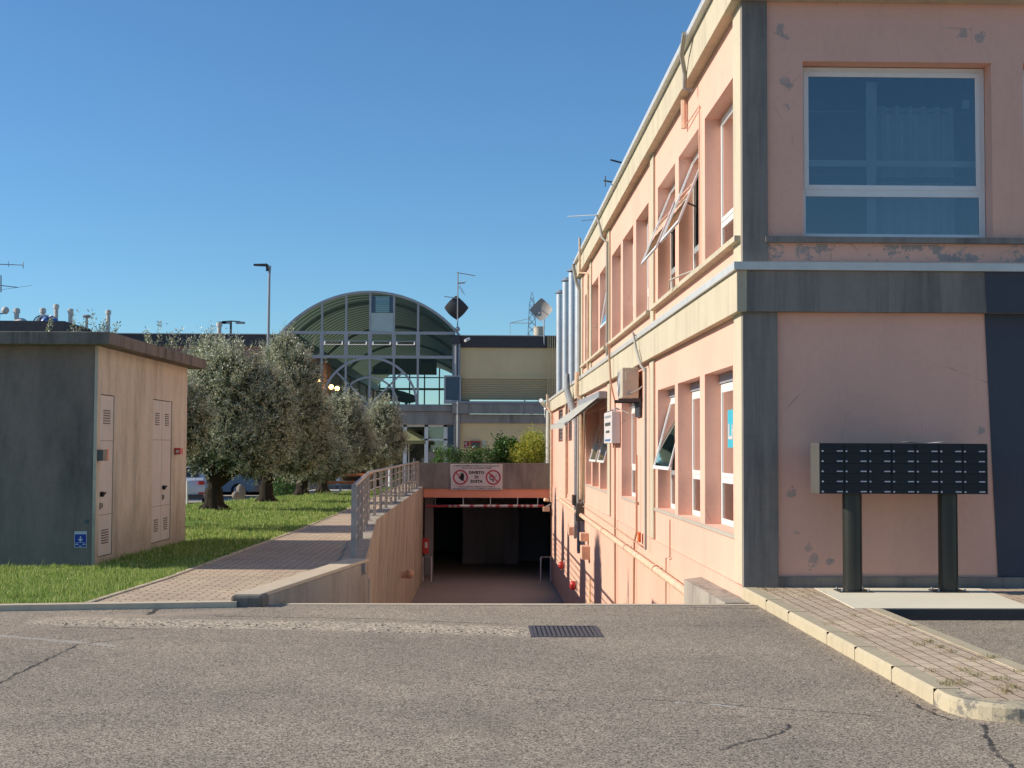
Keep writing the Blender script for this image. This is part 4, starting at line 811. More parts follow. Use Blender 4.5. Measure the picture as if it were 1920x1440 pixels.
put('match_symbol', MB().arc_band(cx - .05, smz, .075, .11, R(110), R(320), Y_ - .004, Y_ - .002, 14).tube([(cx - .0, Y_ - .002, smz - .14), (cx - .0, Y_ - .006, smz - .14)], .035, 10).tube([(cx + .05, Y_ - .003, smz - .03), (cx + .14, Y_ - .003, smz + .10)], .01, 4), M['ink'], t)
# drain grate in the yard
q = [hz(*p, .004) for p in ((990, 1173), (1118, 1173), (1131, 1194), (994, 1194))]
t = thing('drain_grate', ((q[0].x + q[1].x) / 2, q[0].y - .3, 0), 'dark iron drain grate set into the asphalt before the ramp', 'drain')
gx0, gx1, gy0, gy1 = q[0].x, q[2].x, q[2].y, q[0].y
fr = MB().box(gx0, gx1, gy0, gy0 + .04, -.05, .006).box(gx0, gx1, gy1 - .04, gy1, -.05, .006).box(gx0, gx0 + .03, gy0 + .04, gy1 - .04, -.05, .006).box(gx1 - .03, gx1, gy0 + .04, gy1 - .04, -.05, .006)
put('frame', fr, M['drain'], t); sl = MB(); n = 14
for i in range(n): x = gx0 + .03 + (gx1 - gx0 - .06) * (i + .15) / n; sl.box(x, x + (gx1 - gx0 - .06) / n * .62, gy0 + .04, gy1 - .04, .0005, .0045)
put('bars', sl, M['drain'], t); put('pit', MB().box(gx0 + .03, gx1 - .03, gy0 + .04, gy1 - .04, .0002, .0003), M['ink'], t)

# ------------------------------------------------------------------ the shopping building across the plaza, with its glazed barrel vault
FY = 67.0
X = lambda px: hy(px, 700, FY).x
Z = lambda py: hy(750, py, FY).z
b = thing('shopping_hall', (-5.4, FY, 0), 'far yellow hall building with a glazed green barrel vault in its middle', 'building')
XR, XL = X(852), X(534); AX = X(693.3)
RAD = 213 / F_PX * FY; AZ = Z(762)
put('wall', MB().box(X(863), 14, FY, FY + .3, Z(735), 6.5).box(X(863), 14, FY, FY + .3, -.3, Z(792)), M['yellow'], b)
put('louvre_panel', MB().box(X(866), X(1043), FY - .03, FY - .002, Z(749), Z(710)), M['louvre'], b); put('ledge', MB().box(X(864), 6, FY - .06, FY - .004, Z(709), Z(705)), M['yellow'], b)
put('roof_fascia', MB().box(XR + .05, 14, FY - .12, FY + .3, 6.5, 7.06), M['fascia_dark'], b); put('roof_trim', MB().box(XR, 14, FY - .16, FY + .3, 7.062, 7.10), M['gutter'], b)
put('floor_band', MB().box(X(848), 14, FY - .35, FY + .1, Z(775), Z(757)), M['far_concrete'], b); put('floor_band', MB().box(X(864.5), 14, FY - .1, FY + .1, Z(793), Z(776)), M['far_concrete'], b)
put('band_cap', MB().box(X(848), 14, FY - .40, FY + .1, Z(756.5), Z(752)), M['greymetal'], b)
put('pier', MB().box(X(852), X(863.5), FY - .15, FY + .3, -.3, Z(776)), M['far_concrete'], b)
put('floor_band', MB().box(-14.5, X(848) - .01, FY - .2, FY + .5, Z(771), Z(760)), M['far_concrete'], b); put('floor_band', MB().box(-14.5, X(852) - .01, FY - .1, FY + .5, Z(796), Z(771.5)), M['far_concrete'], b)
put('roof', MB().box(XR, 14, FY + .3, 126, 6.9, 7.0).box(-20, XL, FY + .3, 126, 6.9, 7.0), M['concrete_dark'], b)
# left wing wall
put('roof_fascia', MB().box(-20, XL, FY - .12, FY + .3, 6.5, 7.06), M['fascia_dark'], b); put('roof_trim', MB().box(-20, XL, FY - .16, FY + .3, 7.062, 7.10), M['gutter'], b)
put('wall', MB().box(-20, XL - .02, FY, FY + .3, 3.72, 6.5), M['redwall'], b)
# ground floor glazing
gm = MB()
xs_ = [-17.5, -15, -12.6, -10.4, -8.6, -6.9, -5.2, X(760), X(800), X(836)]
for x in xs_: gm.box(x - .09, x + .09, FY + .1, FY + .22, -.35, Z(796))
gm.box(-18, X(852), FY + .1, FY + .2, Z(800), Z(796) - .001); gm.box(-18, X(852), FY + .1, FY + .2, 2.0, 2.08)
put('shopfront_frame', gm, M['white'], b); put('shopfront_glass', MB().box(-18, X(852), FY + .14, FY + .15, -.35, Z(800)), M['glass'], b)
put('plinth', MB().box(-18, X(852), FY - .05, FY + .25, -.5, -.15), M['concrete_shaded'], b)
put('dark_panel', MB().box(X(840), X(851), FY + .05, FY + .09, -.3, Z(797)), M['bluepanel'], b)
put('interior', MB().box(-18, XR, FY + 8, FY + 8.2, -.35, 3.6).box(-18, XR, FY + .6, 125, 3.55, 3.7).box(-18, XR + .1, FY + .3, FY + 8, -.5, -.36).box(XR, XR + .2, FY + .6, 125, -.3, 6.9).box(-18.2, -18, FY, FY + 8, -.4, 3.7), M['garage'], b)
# vault
va = MB(); n = 40; a0 = math.acos((XR - AX) / RAD); a1 = math.pi - math.acos((AX - XL) / RAD); Y1 = 126.0; ny = 16
for j in range(ny):
    y0, y1 = FY + .1 + (Y1 - FY) * j / ny, FY + .1 + (Y1 - FY) * (j + 1) / ny
    for i in range(n):
        t0, t1 = a0 + (a1 - a0) * i / n, a0 + (a1 - a0) * (i + 1) / n; P = lambda t_, y: (AX + RAD * math.cos(t_), y, AZ + RAD * math.sin(t_))
        va.quad(P(t0, y0), P(t1, y0), P(t1, y1), P(t0, y1))
vo = put('vault', va, M['vault'], b, smooth=True)
zs = AZ + RAD * math.sin(a0); zl = AZ + RAD * math.sin(a1)
put('side_wall', MB().box(XL - .2, XL, FY + .3, 125.9, 3.7, zl - .4), M['yellowwood'], b); put('beam', MB().box(XL - .25, XL + .25, FY + .3, 125.9, zl - .6, zl), M['olive'], b)
for y in range(72, 126, 7): put('column', MB().box(XL, XL + .12, y, y + .25, 3.7, zl - .61), M['rust'], b)
ties = MB()
for y in (70, 84, 98, 112): ties.arc_band(AX, AZ, RAD - .22, RAD - .06, a0, a1, y, y + .12, 24)
put('rib', ties, M['olive'], b)
# near gable frame
gf = MB().arc_band(AX, AZ, RAD - .02, RAD + .10, math.asin((Z(632) - AZ) / RAD) * 1.0, math.pi - math.asin((Z(632) - AZ) / RAD), FY - .1, FY + .15, 36)
put('arch_rim', gf, M['frame_grey'], b)
arcz = lambda x: AZ + math.sqrt(max(0, RAD * RAD - (x - AX) ** 2))
fr = MB()
for px in (603, 648.3, 693.3, 738, 783.3): x = X(px); fr.box(x - .05, x + .05, FY - .05, FY + .1, 3.71, arcz(x))
for px in (603, 648.3, 693.3, 738, 783.3): x = X(px); fr.box(x - .095, x + .095, FY - .08, FY + .1, Z(669), Z(624))
fr.box(XR - .1, XR + .1, FY - .05, FY + .12, 3.71, Z(632)).box(XL - .1, XL + .1, FY - .05, FY + .12, 3.71, arcz(XL))
for py in (624.5, 669.5): fr.box(XL, XR, FY - .07, FY + .1, Z(py) - .07, Z(py) + .07)
fr.box(XL, XR, FY - .08, FY + .1, Z(761), Z(758))
put('gable_frame', fr, M['frame_grey'], b)
dz = Z(760); dc = MB().arc_band(AX, dz, 2.22, 2.33, 0, math.pi, FY - .10, FY - .02, 30).arc_band(AX, dz, 1.30, 1.39, 0, math.pi, FY - .10, FY - .02, 24)
for a in (R(45), R(135)):
    ux, uz = math.cos(a), math.sin(a); dc.fbox(lambda u, v, y: (AX + ux * u - uz * v, y, dz + uz * u + ux * v), .15, 2.22, -.042, .042, FY - .10, FY - .03)
put('fan_tracery', dc, M['frame_grey'], b)
put('glazing', MB().quad(*([(AX + RAD * math.cos(a0 + (a1 - a0) * i / 30), FY + .03, AZ + RAD * math.sin(a0 + (a1 - a0) * i / 30)) for i in range(31)] + [(XL, FY + .03, 3.71), (XR, FY + .03, 3.71)])), M['glass_thin'], b)
for p0, p1 in ((603, 648.3), (648.3, 693.3), (693.3, 738), (738, 783.3)):
    x0, x1 = X(p0) + .13, X(p1) - .13; P = lambda a_, u, t_: (a_, FY - .06 - .35 * u - t_ * .9, Z(640) - .22 * u + t_ * .3)
    v = MB().fbox(P, x0, x1, .9, 1.0, 0, .05).fbox(P, x0, x1, 0, .08, 0, .04).fbox(P, x0, x0 + .06, .08, .9, 0, .04).fbox(P, x1 - .06, x1, .08, .9, 0, .04)
    o = put('vent_window', v, M['white'], b); put('pane', MB().fbox(P, x0 + .06, x1 - .06, .08, .9, .015, .02), M['glass_thin'], o)
put('infill_panel', MB().box(X(695), X(736.5), FY - .03, FY + .02, Z(623), Z(587)), paint('pale_green_panel', (0.48, 0.55, 0.50, 1), .4, .4, .08), b)
[put('infill_frame', MB().box(X(q0), X(q1), FY - .03, FY + .02, Z(586), Z(556)), M['bluepanel'], b) for q0, q1 in ((695, 703), (729, 736.5))]; put('infill_pane', MB().box(X(703), X(729), FY - .01, FY + .0, Z(586), Z(556)), M['glass'], b)
put('side_board', MB().box(X(836), X(862), FY - .30, FY - .2, Z(750), Z(707)), M['bluepanel'], b); put('side_board_frame', MB().box(X(833), X(836), FY - .33, FY - .16, Z(757), Z(704)).box(X(862), X(865), FY - .33, FY - .16, Z(757), Z(704)).box(X(836), X(862), FY - .33, FY - .16, Z(706.6), Z(704)).box(X(836), X(862), FY - .33, FY - .16, Z(757), Z(750.4)), M['frame_grey'], b)
put('hopper_box', MB().box(X(847), X(862), FY - .4, FY - .17, Z(645), Z(629)), M['fascia_dark'], b)
for px in (855, 861): put('downpipe', MB().tube([(X(px), FY - .28, Z(645)), (X(px), FY - .28, Z(704))], .06, 8), M['greymetal'], b)
put('downpipe', MB().tube([(X(858.5), FY - .45, Z(752)), (X(858.5), FY - .45, Z(838))], .035, 8), M['gutter'], b)
for px in (1027, 1031, 1035, 1039, 1043): put('downpipe', MB().tube([(X(px), FY - .2, 7.05), (X(px), FY - .2, 3.9)], .022, 6), M['yellow'], b)
# far gable, open lattice against the sky, and what hangs in the hall
fg = MB(); Y2 = 125.8
for x in [XL + .2 + i * 1.35 for i in range(7)]: fg.box(x, x + .12, Y2, Y2 + .1, 3.7, arcz(x))
fg.box(XL, XR, Y2 - .02, Y2 + .1, 6.9, 7.1).box(XL, XR, Y2 - .03, Y2 + .1, 5.2, 5.5).box(XL, XR, Y2 - .02, Y2 + .1, 8.0, 8.1)
put('far_gable_frame', fg, M['olive'], b)
xx = lambda px, Y: hy(px, 700, Y).x; zz = lambda py, Y: hy(700, py, Y).z
t = thing('hanging_screen', (xx(760, 110), 110, 8), 'olive green display box hanging under the vault near its far end', 'display box')
put('box', MB().box(xx(698, 110), xx(818, 110), 110, 111.2, zz(701, 110), zz(672, 110)), M['olive'], t); put('inset', MB().box(xx(700, 110), xx(727, 110), 109.9, 109.98, zz(699, 110), zz(692, 110)).box(xx(790, 110), xx(812, 110), 109.9, 109.98, zz(679, 110), zz(674, 110)), M['darkmetal'], t)
for px in (722, 800): put('rod', MB().tube([(xx(px, 110), 110.5, zz(672, 110)), (xx(px, 110), 110.5, 9.0)], .03, 6), M['darkmetal'], t)
t = thing('grand_piano', (-3.6, 70.4, 3.7), 'dark long piano shaped body on short legs inside the hall window', 'piano')
pc = [hy(px, py, 70.3) for px, py in ((706, 752), (706, 733), (742, 731), (757, 734), (771, 739), (777, 741), (780, 752), (765, 755), (750, 753), (740, 751))]
m = MB(); n = len(pc); m.v = [(p.x, 70.1, p.z) for p in pc] + [(p.x, 71.4, p.z) for p in pc]; m.f = [tuple(range(n)), tuple(range(n, 2 * n))] + [(i, (i + 1) % n, n + (i + 1) % n, n + i) for i in range(n)]
put('body', m, M['ink'], t)
for px in (747, 762): p = hy(px, 750, 70.5); put('leg', MB().box(p.x - .07, p.x + .07, 70.3, 70.45, 3.7, p.z), M['ink'], t)
t = thing('wall_lamp', (XL + .3, 74, 4.6), 'pair of glowing warm globes on the brown inner wall of the hall', 'lamp')
for px, py in ((621, 725.5), (632, 728.5)):
    Yl = 84; p = hy(px, py, Yl); put('globe', MB().ball(tuple(p), .14), M['lamp_on'], t, smooth=True)
for Yl in (77.5,): put('globe', MB().ball((XL + .45, Yl, 5.3), .14), M['lamp_on'], t, smooth=True)
put('arm', MB().tube([tuple(hy(621, 726, 84.2)), tuple(hy(632, 729, 84.2)), (XL + .02, 84.4, 5.0)], .03, 6), M['darkmetal'], t)
# wall fittings on the yellow wall
t = thing('fire_notice', (X(875), FY, 1.9), 'small red fire notice on the yellow wall left of the hose cabinet', 'sign'); put('plate', MB().box(X(871), X(880), FY - .02, FY - .003, Z(839), Z(827)), M['redsign'], t); put('symbol', MB().box(X(873), X(876), FY - .025, FY - .021, Z(834), Z(829)).box(X(873), X(878.5), FY - .025, FY - .021, Z(838), Z(836)), M['signwhite'], t)
t = thing('hose_cabinet', (X(892), FY, 1.9), 'red framed fire hose cabinet on the yellow wall', 'cabinet'); put('case', MB().box(X(882), X(902), FY - .12, FY - .003, Z(841), Z(826)), M['red'], t, bevel=.01); put('door_glass', MB().box(X(885), X(900), FY - .128, FY - .121, Z(839), Z(828.5)), M['mailside'], t); put('label_plate', MB().box(X(887.5), X(891.5), FY - .134, FY - .129, Z(840), Z(835)), M['signwhite'], t)
t = thing('paper_notice', (X(907), FY, 1.9), 'pale paper notice on the yellow wall right of the hose cabinet', 'sign'); put('sheet', MB().box(X(903), X(911), FY - .01, FY - .003, Z(839), Z(826)), M['signwhite'], t)
t = thing('flood_light', (X(874), FY - .3, 6.9), 'small white flood light on the dark fascia right of the vault', 'lamp'); put('housing', MB().tube([(X(872), FY - .5, Z(639.5)), (X(879.5), FY - .25, Z(635.5))], .07, 8), M['white'], t); put('arm', MB().tube([(X(877), FY - .3, Z(637)), (X(877), FY - .12, Z(637))], .03, 6), M['greymetal'], t)
# roof things
def dish(loc, mat, label, r=.46, face=(0.1, 1, .25)):
    t = thing('satellite_dish', loc, label, 'satellite dish')
    n = Vector(face).normalized(); u = n.cross(Vector((0, 0, 1))).normalized(); v = u.cross(n); m = MB(); k = 12
    g = [[None] * (k + 1) for _ in range(k + 1)]
    pts = []
    for i in range(k + 1):
        for j in range(k + 1):
            a, c = 2 * i / k - 1, 2 * j / k - 1; a2, c2 = a * (1 - .10 * c * c) * r * 1.0, c * (1 - .10 * a * a) * r
            # a square dish hung on one corner
            p = Vector(loc) + u * (a2 - c2) * .72 + v * (a2 + c2) * .72 + n * (.22 * (a * a + c * c) * r); pts.append(tuple(p))
    m.v = pts; m.f = [(i * (k + 1) + j, i * (k + 1) + j + 1, (i + 1) * (k + 1) + j + 1, (i + 1) * (k + 1) + j) for i in range(k) for j in range(k)]
    put('reflector', m, mat, t, smooth=True)
    put('arm', MB().tube([Vector(loc), Vector(loc) + n * .5 - v * .25], .015, 5).ball(Vector(loc) + n * .5 - v * .25, .06, n=8, m=5), M['greymetal'], t)
    return t
p = hy(855, 578, FY); t = dish(tuple(p), M['darkmetal'], 'dark square satellite dish hung on the aerial mast right of the vault'); 
t = thing('aerial_mast', (X(857.5), FY - .05, 7.0), 'thin aerial mast with cross arms standing at the right foot of the vault', 'antenna')
put('mast', MB().tube([(X(857.5), FY - .08, Z(640)), (X(857.5), FY - .08, Z(510))], .028, 8), M['greymetal'], t)
put('arm', MB().tube([hy(856, 511, FY), hy(891, 517, FY)], .022, 6), M['greymetal'], t); put('arm', MB().tube([hy(833, 555.5, FY), hy(858, 559.5, FY)], .022, 6), M['greymetal'], t)
put('antenna', MB().tube([hy(858, 531, FY), hy(872, 530, FY)], .04, 6).tube([hy(862, 535, FY), hy(872, 554, FY)], .012, 5).tube([hy(860, 537, FY), hy(868, 550, FY)], .012, 5).tube([hy(868, 531, FY), hy(875, 527, FY)], .012, 5), M['greymetal'], t)
put('coupling', MB().ball(hy(858, 617, FY - .1), .12), M['greymetal'], t)
p = hy(1016, 582, FY - .5); dish(tuple(p), M['dishpale'], 'pale square satellite dish on a pole above the yellow wall', .44, (-.25, -1, .12))
t = thing('dish_pole', (X(1020), FY - .4, 6.6), 'thin pale pole on the fascia carrying the pale dish', 'pole'); put('pole', MB().tube([hy(1020, 646, FY - .2), hy(1020, 590, FY - .3)], .03, 6), M['gutter'], t); put('clamp', MB().box(X(1018.5), X(1021.5), FY - .24, FY - .12, Z(645), Z(643)), M['greymetal'], t)
t = thing('roof_tank', (X(1013), FY + 2, 7.0), 'beige round tank on the far flat roof beside the pylon', 'tank'); put('tank', MB().cyl(X(1013), FY + 1.5, 7.0, 7.62, .27, 20), M['offwhite'], t, smooth=True); put('lid', MB().cyl(X(1013), FY + 1.5, 7.62, 7.66, .29, 20), M['offwhite'], t)
def chim(px, top, base_z, Y, lab, mush=False):
    x = xx(px, Y); z = zz(top, Y); c = thing('roof_vent', (x, Y, base_z), lab, 'chimney', 'pale vent chimneys on the far roof')
    if mush:
        put('pipe', MB().cyl(x, Y, base_z, z - .1, .07, 10), M['chimney'], c); put('cap', MB().cyl(x, Y, z - .14, z - .06, .16, 12, .22).cyl(x, Y, z - .06, z, .22, 12, .12), M['greymetal'], c)
    else:
        put('pipe', MB().cyl(x, Y, base_z, z - .20, .105, 12), M['chimney'], c); put('cap', MB().cyl(x, Y, z - .22, z - .04, .145, 12).cyl(x, Y, z - .04, z, .10, 12), M['chimney'], c)
wing = thing('side_wing', (-25, 60, -.6), 'low dark roofed wing seen above the cabin roof at the left edge', 'building')
put('wall', MB().box(-45, -18.1, 60.2, 64, -.65, 6.5), M['redwall'], wing); put('roof_fascia', MB().box(-45, -18.0, 60, 64.2, 6.5, 7.04), M['fascia_dark'], wing)
put('window', MB().box(-40, -20, 60.17, 60.198, 1.0, 2.4), M['carglass'], wing)
chim(29, 582, 7.04, 62, 'pale roof vent farthest left, beside the grey dome'); chim(78, 581.5, 7.04, 63, 'pale roof vent just behind the blue dome'); chim(103, 574, 7.0, 70, 'tallest pale roof vent right of the blue dome')
chim(130, 582.5, 7.0, 70, 'pale roof vent between the tallest one and the mushroom cap'); chim(161, 593.5, 7.0, 70, 'grey mushroom capped roof vent above the cabin roof', True); chim(201, 584, 7.0, 70, 'pale roof vent standing alone over the cabin roof corner'); chim(410, 606, 7.0, 68.5, 'pale roof vent standing alone above the olive trees')
put_ = MB().ball((xx(38, 62), 62, 7.04), .33, .33, .30, 16, 6, half=True); t = put('roof_dome', put_, M['chimney'], smooth=True); tag(t, 'grey half round roof dome beside the farthest left vent', 'roof dome')
t = thing('blue_dome', (xx(88, 61), 61, 7.04), 'blue plastic roof dome with a white rib above the cabin roof', 'roof dome')
put('shell', MB().ball((xx(91, 61), 61, 6.96), .42, .4, .42, 16, 8, half=True), M['bluedome'], t, smooth=True); put('rib', MB().arc_band(xx(77, 60.7), 6.96, .36, .40, R(20), R(175), 60.65, 60.7, 12).ball((xx(74, 61), 61.1, 6.96), .26, .3, .38, 12, 6, half=True), M['darkmetal'], t); put('band', MB().arc_band(xx(84, 60.7), 6.96, .36, .41, R(60), R(175), 60.55, 60.62, 12), M['white'], t)
t = thing('ball_antenna', (xx(0, 62), 62, 7.5), 'white ball shaped aerial on an arm at the left edge', 'antenna'); put('ball', MB().ball(hy(10, 582, 62), .17), M['chimney'], t, smooth=True); put('arm', MB().tube([hy(-10, 589, 62), hy(6, 588, 62)], .03, 6).tube([hy(-10, 589, 62), (xx(-10, 62), 62, 7.0)], .03, 6), M['greymetal'], t)
t = thing('yagi_antenna', (xx(-6, 62), 62, 7.04), 'thin television aerial with cross rods at the left edge of the sky', 'antenna')
put('mast', MB().tube([(xx(-3, 62), 62, 7.0), hy(-3, 480, 62)], .03, 6), M['greymetal'], t); put('boom', MB().tube([hy(-20, 495, 62), hy(44, 497, 62)], .02, 5).tube([hy(-10, 534, 62), hy(34, 539, 62)], .02, 5).tube([hy(-30, 548, 62), hy(60, 535, 62)], .008, 4), M['greymetal'], t)
put('rod', MB().tube([hy(43.5, 491, 62), hy(43.5, 503, 62)], .02, 5).tube([hy(16, 490, 62), hy(16, 501, 62)], .012, 5).tube([hy(2, 516, 62), hy(2, 548, 62)], .03, 5), M['greymetal'], t)
# steel flues behind the upper storey
fl0 = None
labs = ['steel flue pipe farthest left of the four', 'steel flue pipe second from the left', 'steel flue pipe third from the left with the clear cap', 'steel flue pipe closest against the pink wall corner']
for i, (x, y, zt_) in enumerate(((3.08, 54.5, 7.90), (3.10, 50.7, 7.92), (3.12, 47.4, 7.85), (3.14, 44.5, 7.86))):
    if fl0 is None:
        f = thing('flue_pipe', (x, y, 3.56), labs[i], 'flue', 'steel flue pipes behind the pink building'); fl0 = f
        put('pipe', MB().cyl(0, 0, 0, 4.15, .150, 20), M['steel'], f, local=True, smooth=True)
        rg = MB()
        for z in (1.0, 2.0, 3.0, 4.0): rg.cyl(0, 0, z, z + .04, .157, 20)
        put('collar', rg, M['steel'], f, local=True); put('cap', MB().cyl(0, 0, 4.20, 4.34, .22, 16, .03), M['greymetal'], f, local=True); put('cap_stay', MB().box(-.11, -.10, -.01, .01, 4.15, 4.21).box(.10, .11, -.01, .01, 4.15, 4.21), M['greymetal'], f, local=True)
    else:
        f = copy_tree(fl0); f['label'] = labs[i]
    f.location = (x, y, 3.56 + zt_ - 7.90)
# aerials on the pink building's roof
t = thing('roof_aerial', (3.2, 26, 7.0), 'small dark aerial rods sticking out over the roof edge of the pink building', 'antenna')
put('rod', MB().tube([hx(1145, 300, 2.6), hx(1168, 306, 2.9)], .02, 5).tube([hx(1133, 339, 2.5), hx(1150, 342, 2.9)], .02, 5).tube([hx(1135, 330, 2.5), hx(1135, 350, 2.5)], .012, 5), M['darkmetal'], t)
put('boom', MB().tube([hx(1064, 406, 2.5), hx(1118, 403, 2.9)], .012, 4).tube([hx(1090, 414, 2.5), hx(1112, 412, 2.9)], .010, 4), M['gutter'], t); put('mast', MB().tube([(3.2, 30, 6.9), (3.1, 29.5, 7.8)], .03, 6), M['greymetal'], t)
# pylon far beyond
t = thing('power_pylon', (xx(997, 400), 400, -.6), 'lattice power pylon rising far behind the yellow hall', 'pylon'); PX = xx(997, 400); s4 = 400 / F_PX
lat = MB(); zt = zz(546, 400); prof = [(zt, .12), (zz(570, 400), .75), (zz(630, 400), 1.15), (-.6, 3.0)]
for sx in (-1, 1):
    for sy in (-1, 1): lat.tube([(PX + sx * w_, 400 + sy * w_, z) for z, w_ in prof], .09, 4)
zc = zt - 1.5; k_ = 0
def wat(z):
    for (za, wa), (zb, wb) in zip(prof, prof[1:]):
        if zb <= z <= za: return wa + (wb - wa) * (za - z) / (za - zb)
    return 3.0
while zc > 4:
    st_ = 2.0 + k_ * .05; w0, w1 = wat(zc), wat(zc - st_)
    for sy in (-1, 1):
        lat.tube([(PX - w0, 400 + sy * w0, zc), (PX + w1, 400 + sy * w1, zc - st_)], .06, 3); lat.tube([(PX + w0, 400 + sy * w0, zc), (PX - w1, 400 + sy * w1, zc - st_)], .06, 3)
    zc -= st_; k_ += 1
put('tower', lat, M['greymetal'], t)
za, xa = zz(604, 400), xx(956, 400)
put('crossarm', MB().tube([(xa, 400, za), (PX, 399, za - .1)], .10, 4).tube([(xa, 400, za), (PX, 400, zz(594, 400))], .08, 4), M['greymetal'], t); put('crossarm', MB().tube([(PX, 400, zz(568, 400)), (xx(1011, 400), 400, zz(572, 400))], .10, 4).tube([(PX, 400, zz(577, 400)), (xx(1011, 400), 400, zz(572, 400))], .08, 4), M['greymetal'], t)
put('insulator', MB().tube([(xa, 400, za), (xa, 400, zz(626, 400))], .08, 5), M['greymetal'], t)

# ------------------------------------------------------------------ street lamps, cars, parasol and other plaza things
p = hy(499.5, 842, 56); t = thing('street_lamp', (p.x, 56, -.35), 'tall single arm street lamp rising behind the olive trees', 'street lamp')
put('pole', MB().tube([(p.x, 56, -.35), (p.x + .03, 56, zz(520, 56)), (p.x + .06, 56, zz(500, 56))], [.075, .05, .045], 12), M['greymetal'], t, smooth=True)
q = hy(499, 498, 56); put('lamp_head', MB().fbox(lambda a, b_, c: (q.x + .05 - a, 56 + b_ * (1 - .5 * a), q.z + c * (1 - .6 * a) + .02 * a), 0, .55, -.14, .14, -.03, .07), M['darkmetal'], t, bevel=.01); put('bracket', MB().box(q.x + .0, q.x + .10, 55.94, 56.06, q.z - .22, q.z + .04), M['darkmetal'], t)
Y = 110; p = hy(433, 602, Y); t = thing('street_lamp', (p.x, Y, -.6), 'far street lamp with three heads just above the flat roof', 'street lamp')
put('pole', MB().tube([(p.x, Y, -.6), (p.x, Y, p.z)], .09, 8), M['darkmetal'], t)
for dx, s_ in ((-.7, 1), (.75, -1), (-.35, 1)): put('lamp_head', MB().fbox(lambda a, b_, c: (p.x + dx + a, Y + b_, p.z - .25 + c + abs(a) * .1), -.35, .35, -.15, .15, 0, .16), M['greymetal'], t); put('arm', MB().tube([(p.x, Y, p.z), (p.x + dx, Y, p.z - .05)], .05, 5), M['darkmetal'], t)
def car(name, loc, rz, mat, label):
    r = thing(name, (0, 0, 0), label, 'car')
    prof = [(-2.05, .35), (-2.1, .75), (-2.0, 1.0), (-1.75, 1.12), (-1.45, 1.52), (-.9, 1.60), (.3, 1.56), (1.0, 1.08), (1.9, .92), (2.1, .7), (2.1, .38), (1.7, .28), (-1.8, .28)]
    m = MB(); n = len(prof); secs = [(-.86, .93), (-.80, 1.0), (.80, 1.0), (.86, .93)]
    for y, s_ in secs: m.v += [(x * (.985 if s_ < 1 else 1), y * (1 - max(0, z - 1.0) * .28), .28 + (z - .28) * s_) for x, z in prof]
    for j in range(3):
        for i in range(n): m.f.append((j * n + i, j * n + (i + 1) % n, (j + 1) * n + (i + 1) % n, (j + 1) * n + i))
    m.f += [tuple(range(n)), tuple(range(3 * n, 4 * n))]
    put('body', m, mat, r, local=True, smooth=True, bevel=.03)
    put('rear_window', MB().quad((-1.79, -.60, 1.14), (-1.79, .60, 1.14), (-1.50, .56, 1.48), (-1.50, -.56, 1.48)), M['carglass'], r, local=True)
    for sy in (-1, 1):
        put('side_window', MB().quad((-1.4, sy * .845, 1.08), (.85, sy * .85, 1.06), (.25, sy * .73, 1.48), (-1.25, sy * .73, 1.48)), M['carglass'], r, local=True)
        put('tail_light', MB().box(-2.115, -2.0, sy * .82 - (.22 if sy > 0 else 0), sy * .82 + (0 if sy > 0 else .22), .84, .98), M['taillight'], r, local=True); put('reflector', MB().box(-2.12, -2.05, sy * .75 - .15, sy * .75 + .15, .48, .54), M['taillight'], r, local=True)
        for x in (-1.35, 1.35):
            wv_ = put('wheel', MB().tube([(x, sy * .72, .32), (x, sy * .90, .32)], .32, 20), M['tyre'], r, local=True); put('rim', MB().tube([(x, sy * .895, .32), (x, sy * .905, .32)], .2, 12), M['greymetal'], wv_, local=True)
    put('bumper', MB().box(-2.16, -2.02, -.80, .80, .30, .46), M['darkmetal'], r, local=True, bevel=.03); put('number_plate', MB().box(-2.125, -2.09, -.25, .25, .62, .73), M['signwhite'], r, local=True)
    r.location = loc; r.rotation_euler = (0, 0, rz); return r
car('parked_car', (-11.75, 55.5, -.65), R(99), M['carwhite'], 'silver white car with red tail lights parked behind the first olive tree')
car('parked_car', (-12.5, 64.5, -.65), R(4), M['carblue'], 'blue grey car parked side on behind the tree trunks')
t = thing('sign_post', (hz(354, 945, .04).x, 37.5, .04), 'thin white post on the lawn edge beside the silver car', 'post'); xq = xx(354, 38); put('post', MB().tube([(xq, 38, -.6), (xq, 38, zz(903, 38))], .025, 8), M['white'], t); put('base', MB().cyl(xq, 38, -.65, -.6, .08, 10), M['greymetal'], t)
def boulder(px, py, r, lab, sq=1.0):
    p = hz(px, py, .03); m = MB().ball((p.x, p.y, .03 + r * .55), r, r * .9, r * sq, 14, 10); m.v = [(x + random.gauss(0, r * .04), y + random.gauss(0, r * .04), z + random.gauss(0, r * .04)) for x, y, z in m.v]
    o = put('boulder', m, M['boulder'], smooth=True); tag(o, lab, 'stone', 'stones by the lawn edge')
boulder(442, 933, .13, 'lower rounded grey stone at the back edge of the lawn'); boulder(451, 930, .16, 'taller beige stone behind the rounded grey one', 1.9)
t = thing('guard_rail', (-5.5, 63, -.35), 'orange tubular guard rail in front of the glazed shopfront', 'railing')
put('rail', MB().tube([(xx(598, 63) , 63, zz(905.5, 63)), (xx(700, 63), 63, zz(903.5, 63))], .06, 8), M['orange'], t); put('rail', MB().tube([(xx(598, 63), 63, zz(891.5, 63)), (xx(700, 63), 63, zz(890.5, 63))], .06, 8), M['orange'], t)
for px in (600, 640, 684): put('post', MB().tube([(xx(px, 63), 63.05, -.35), (xx(px, 63), 63.05, zz(889, 63))], .04, 8), M['greymetal'], t)
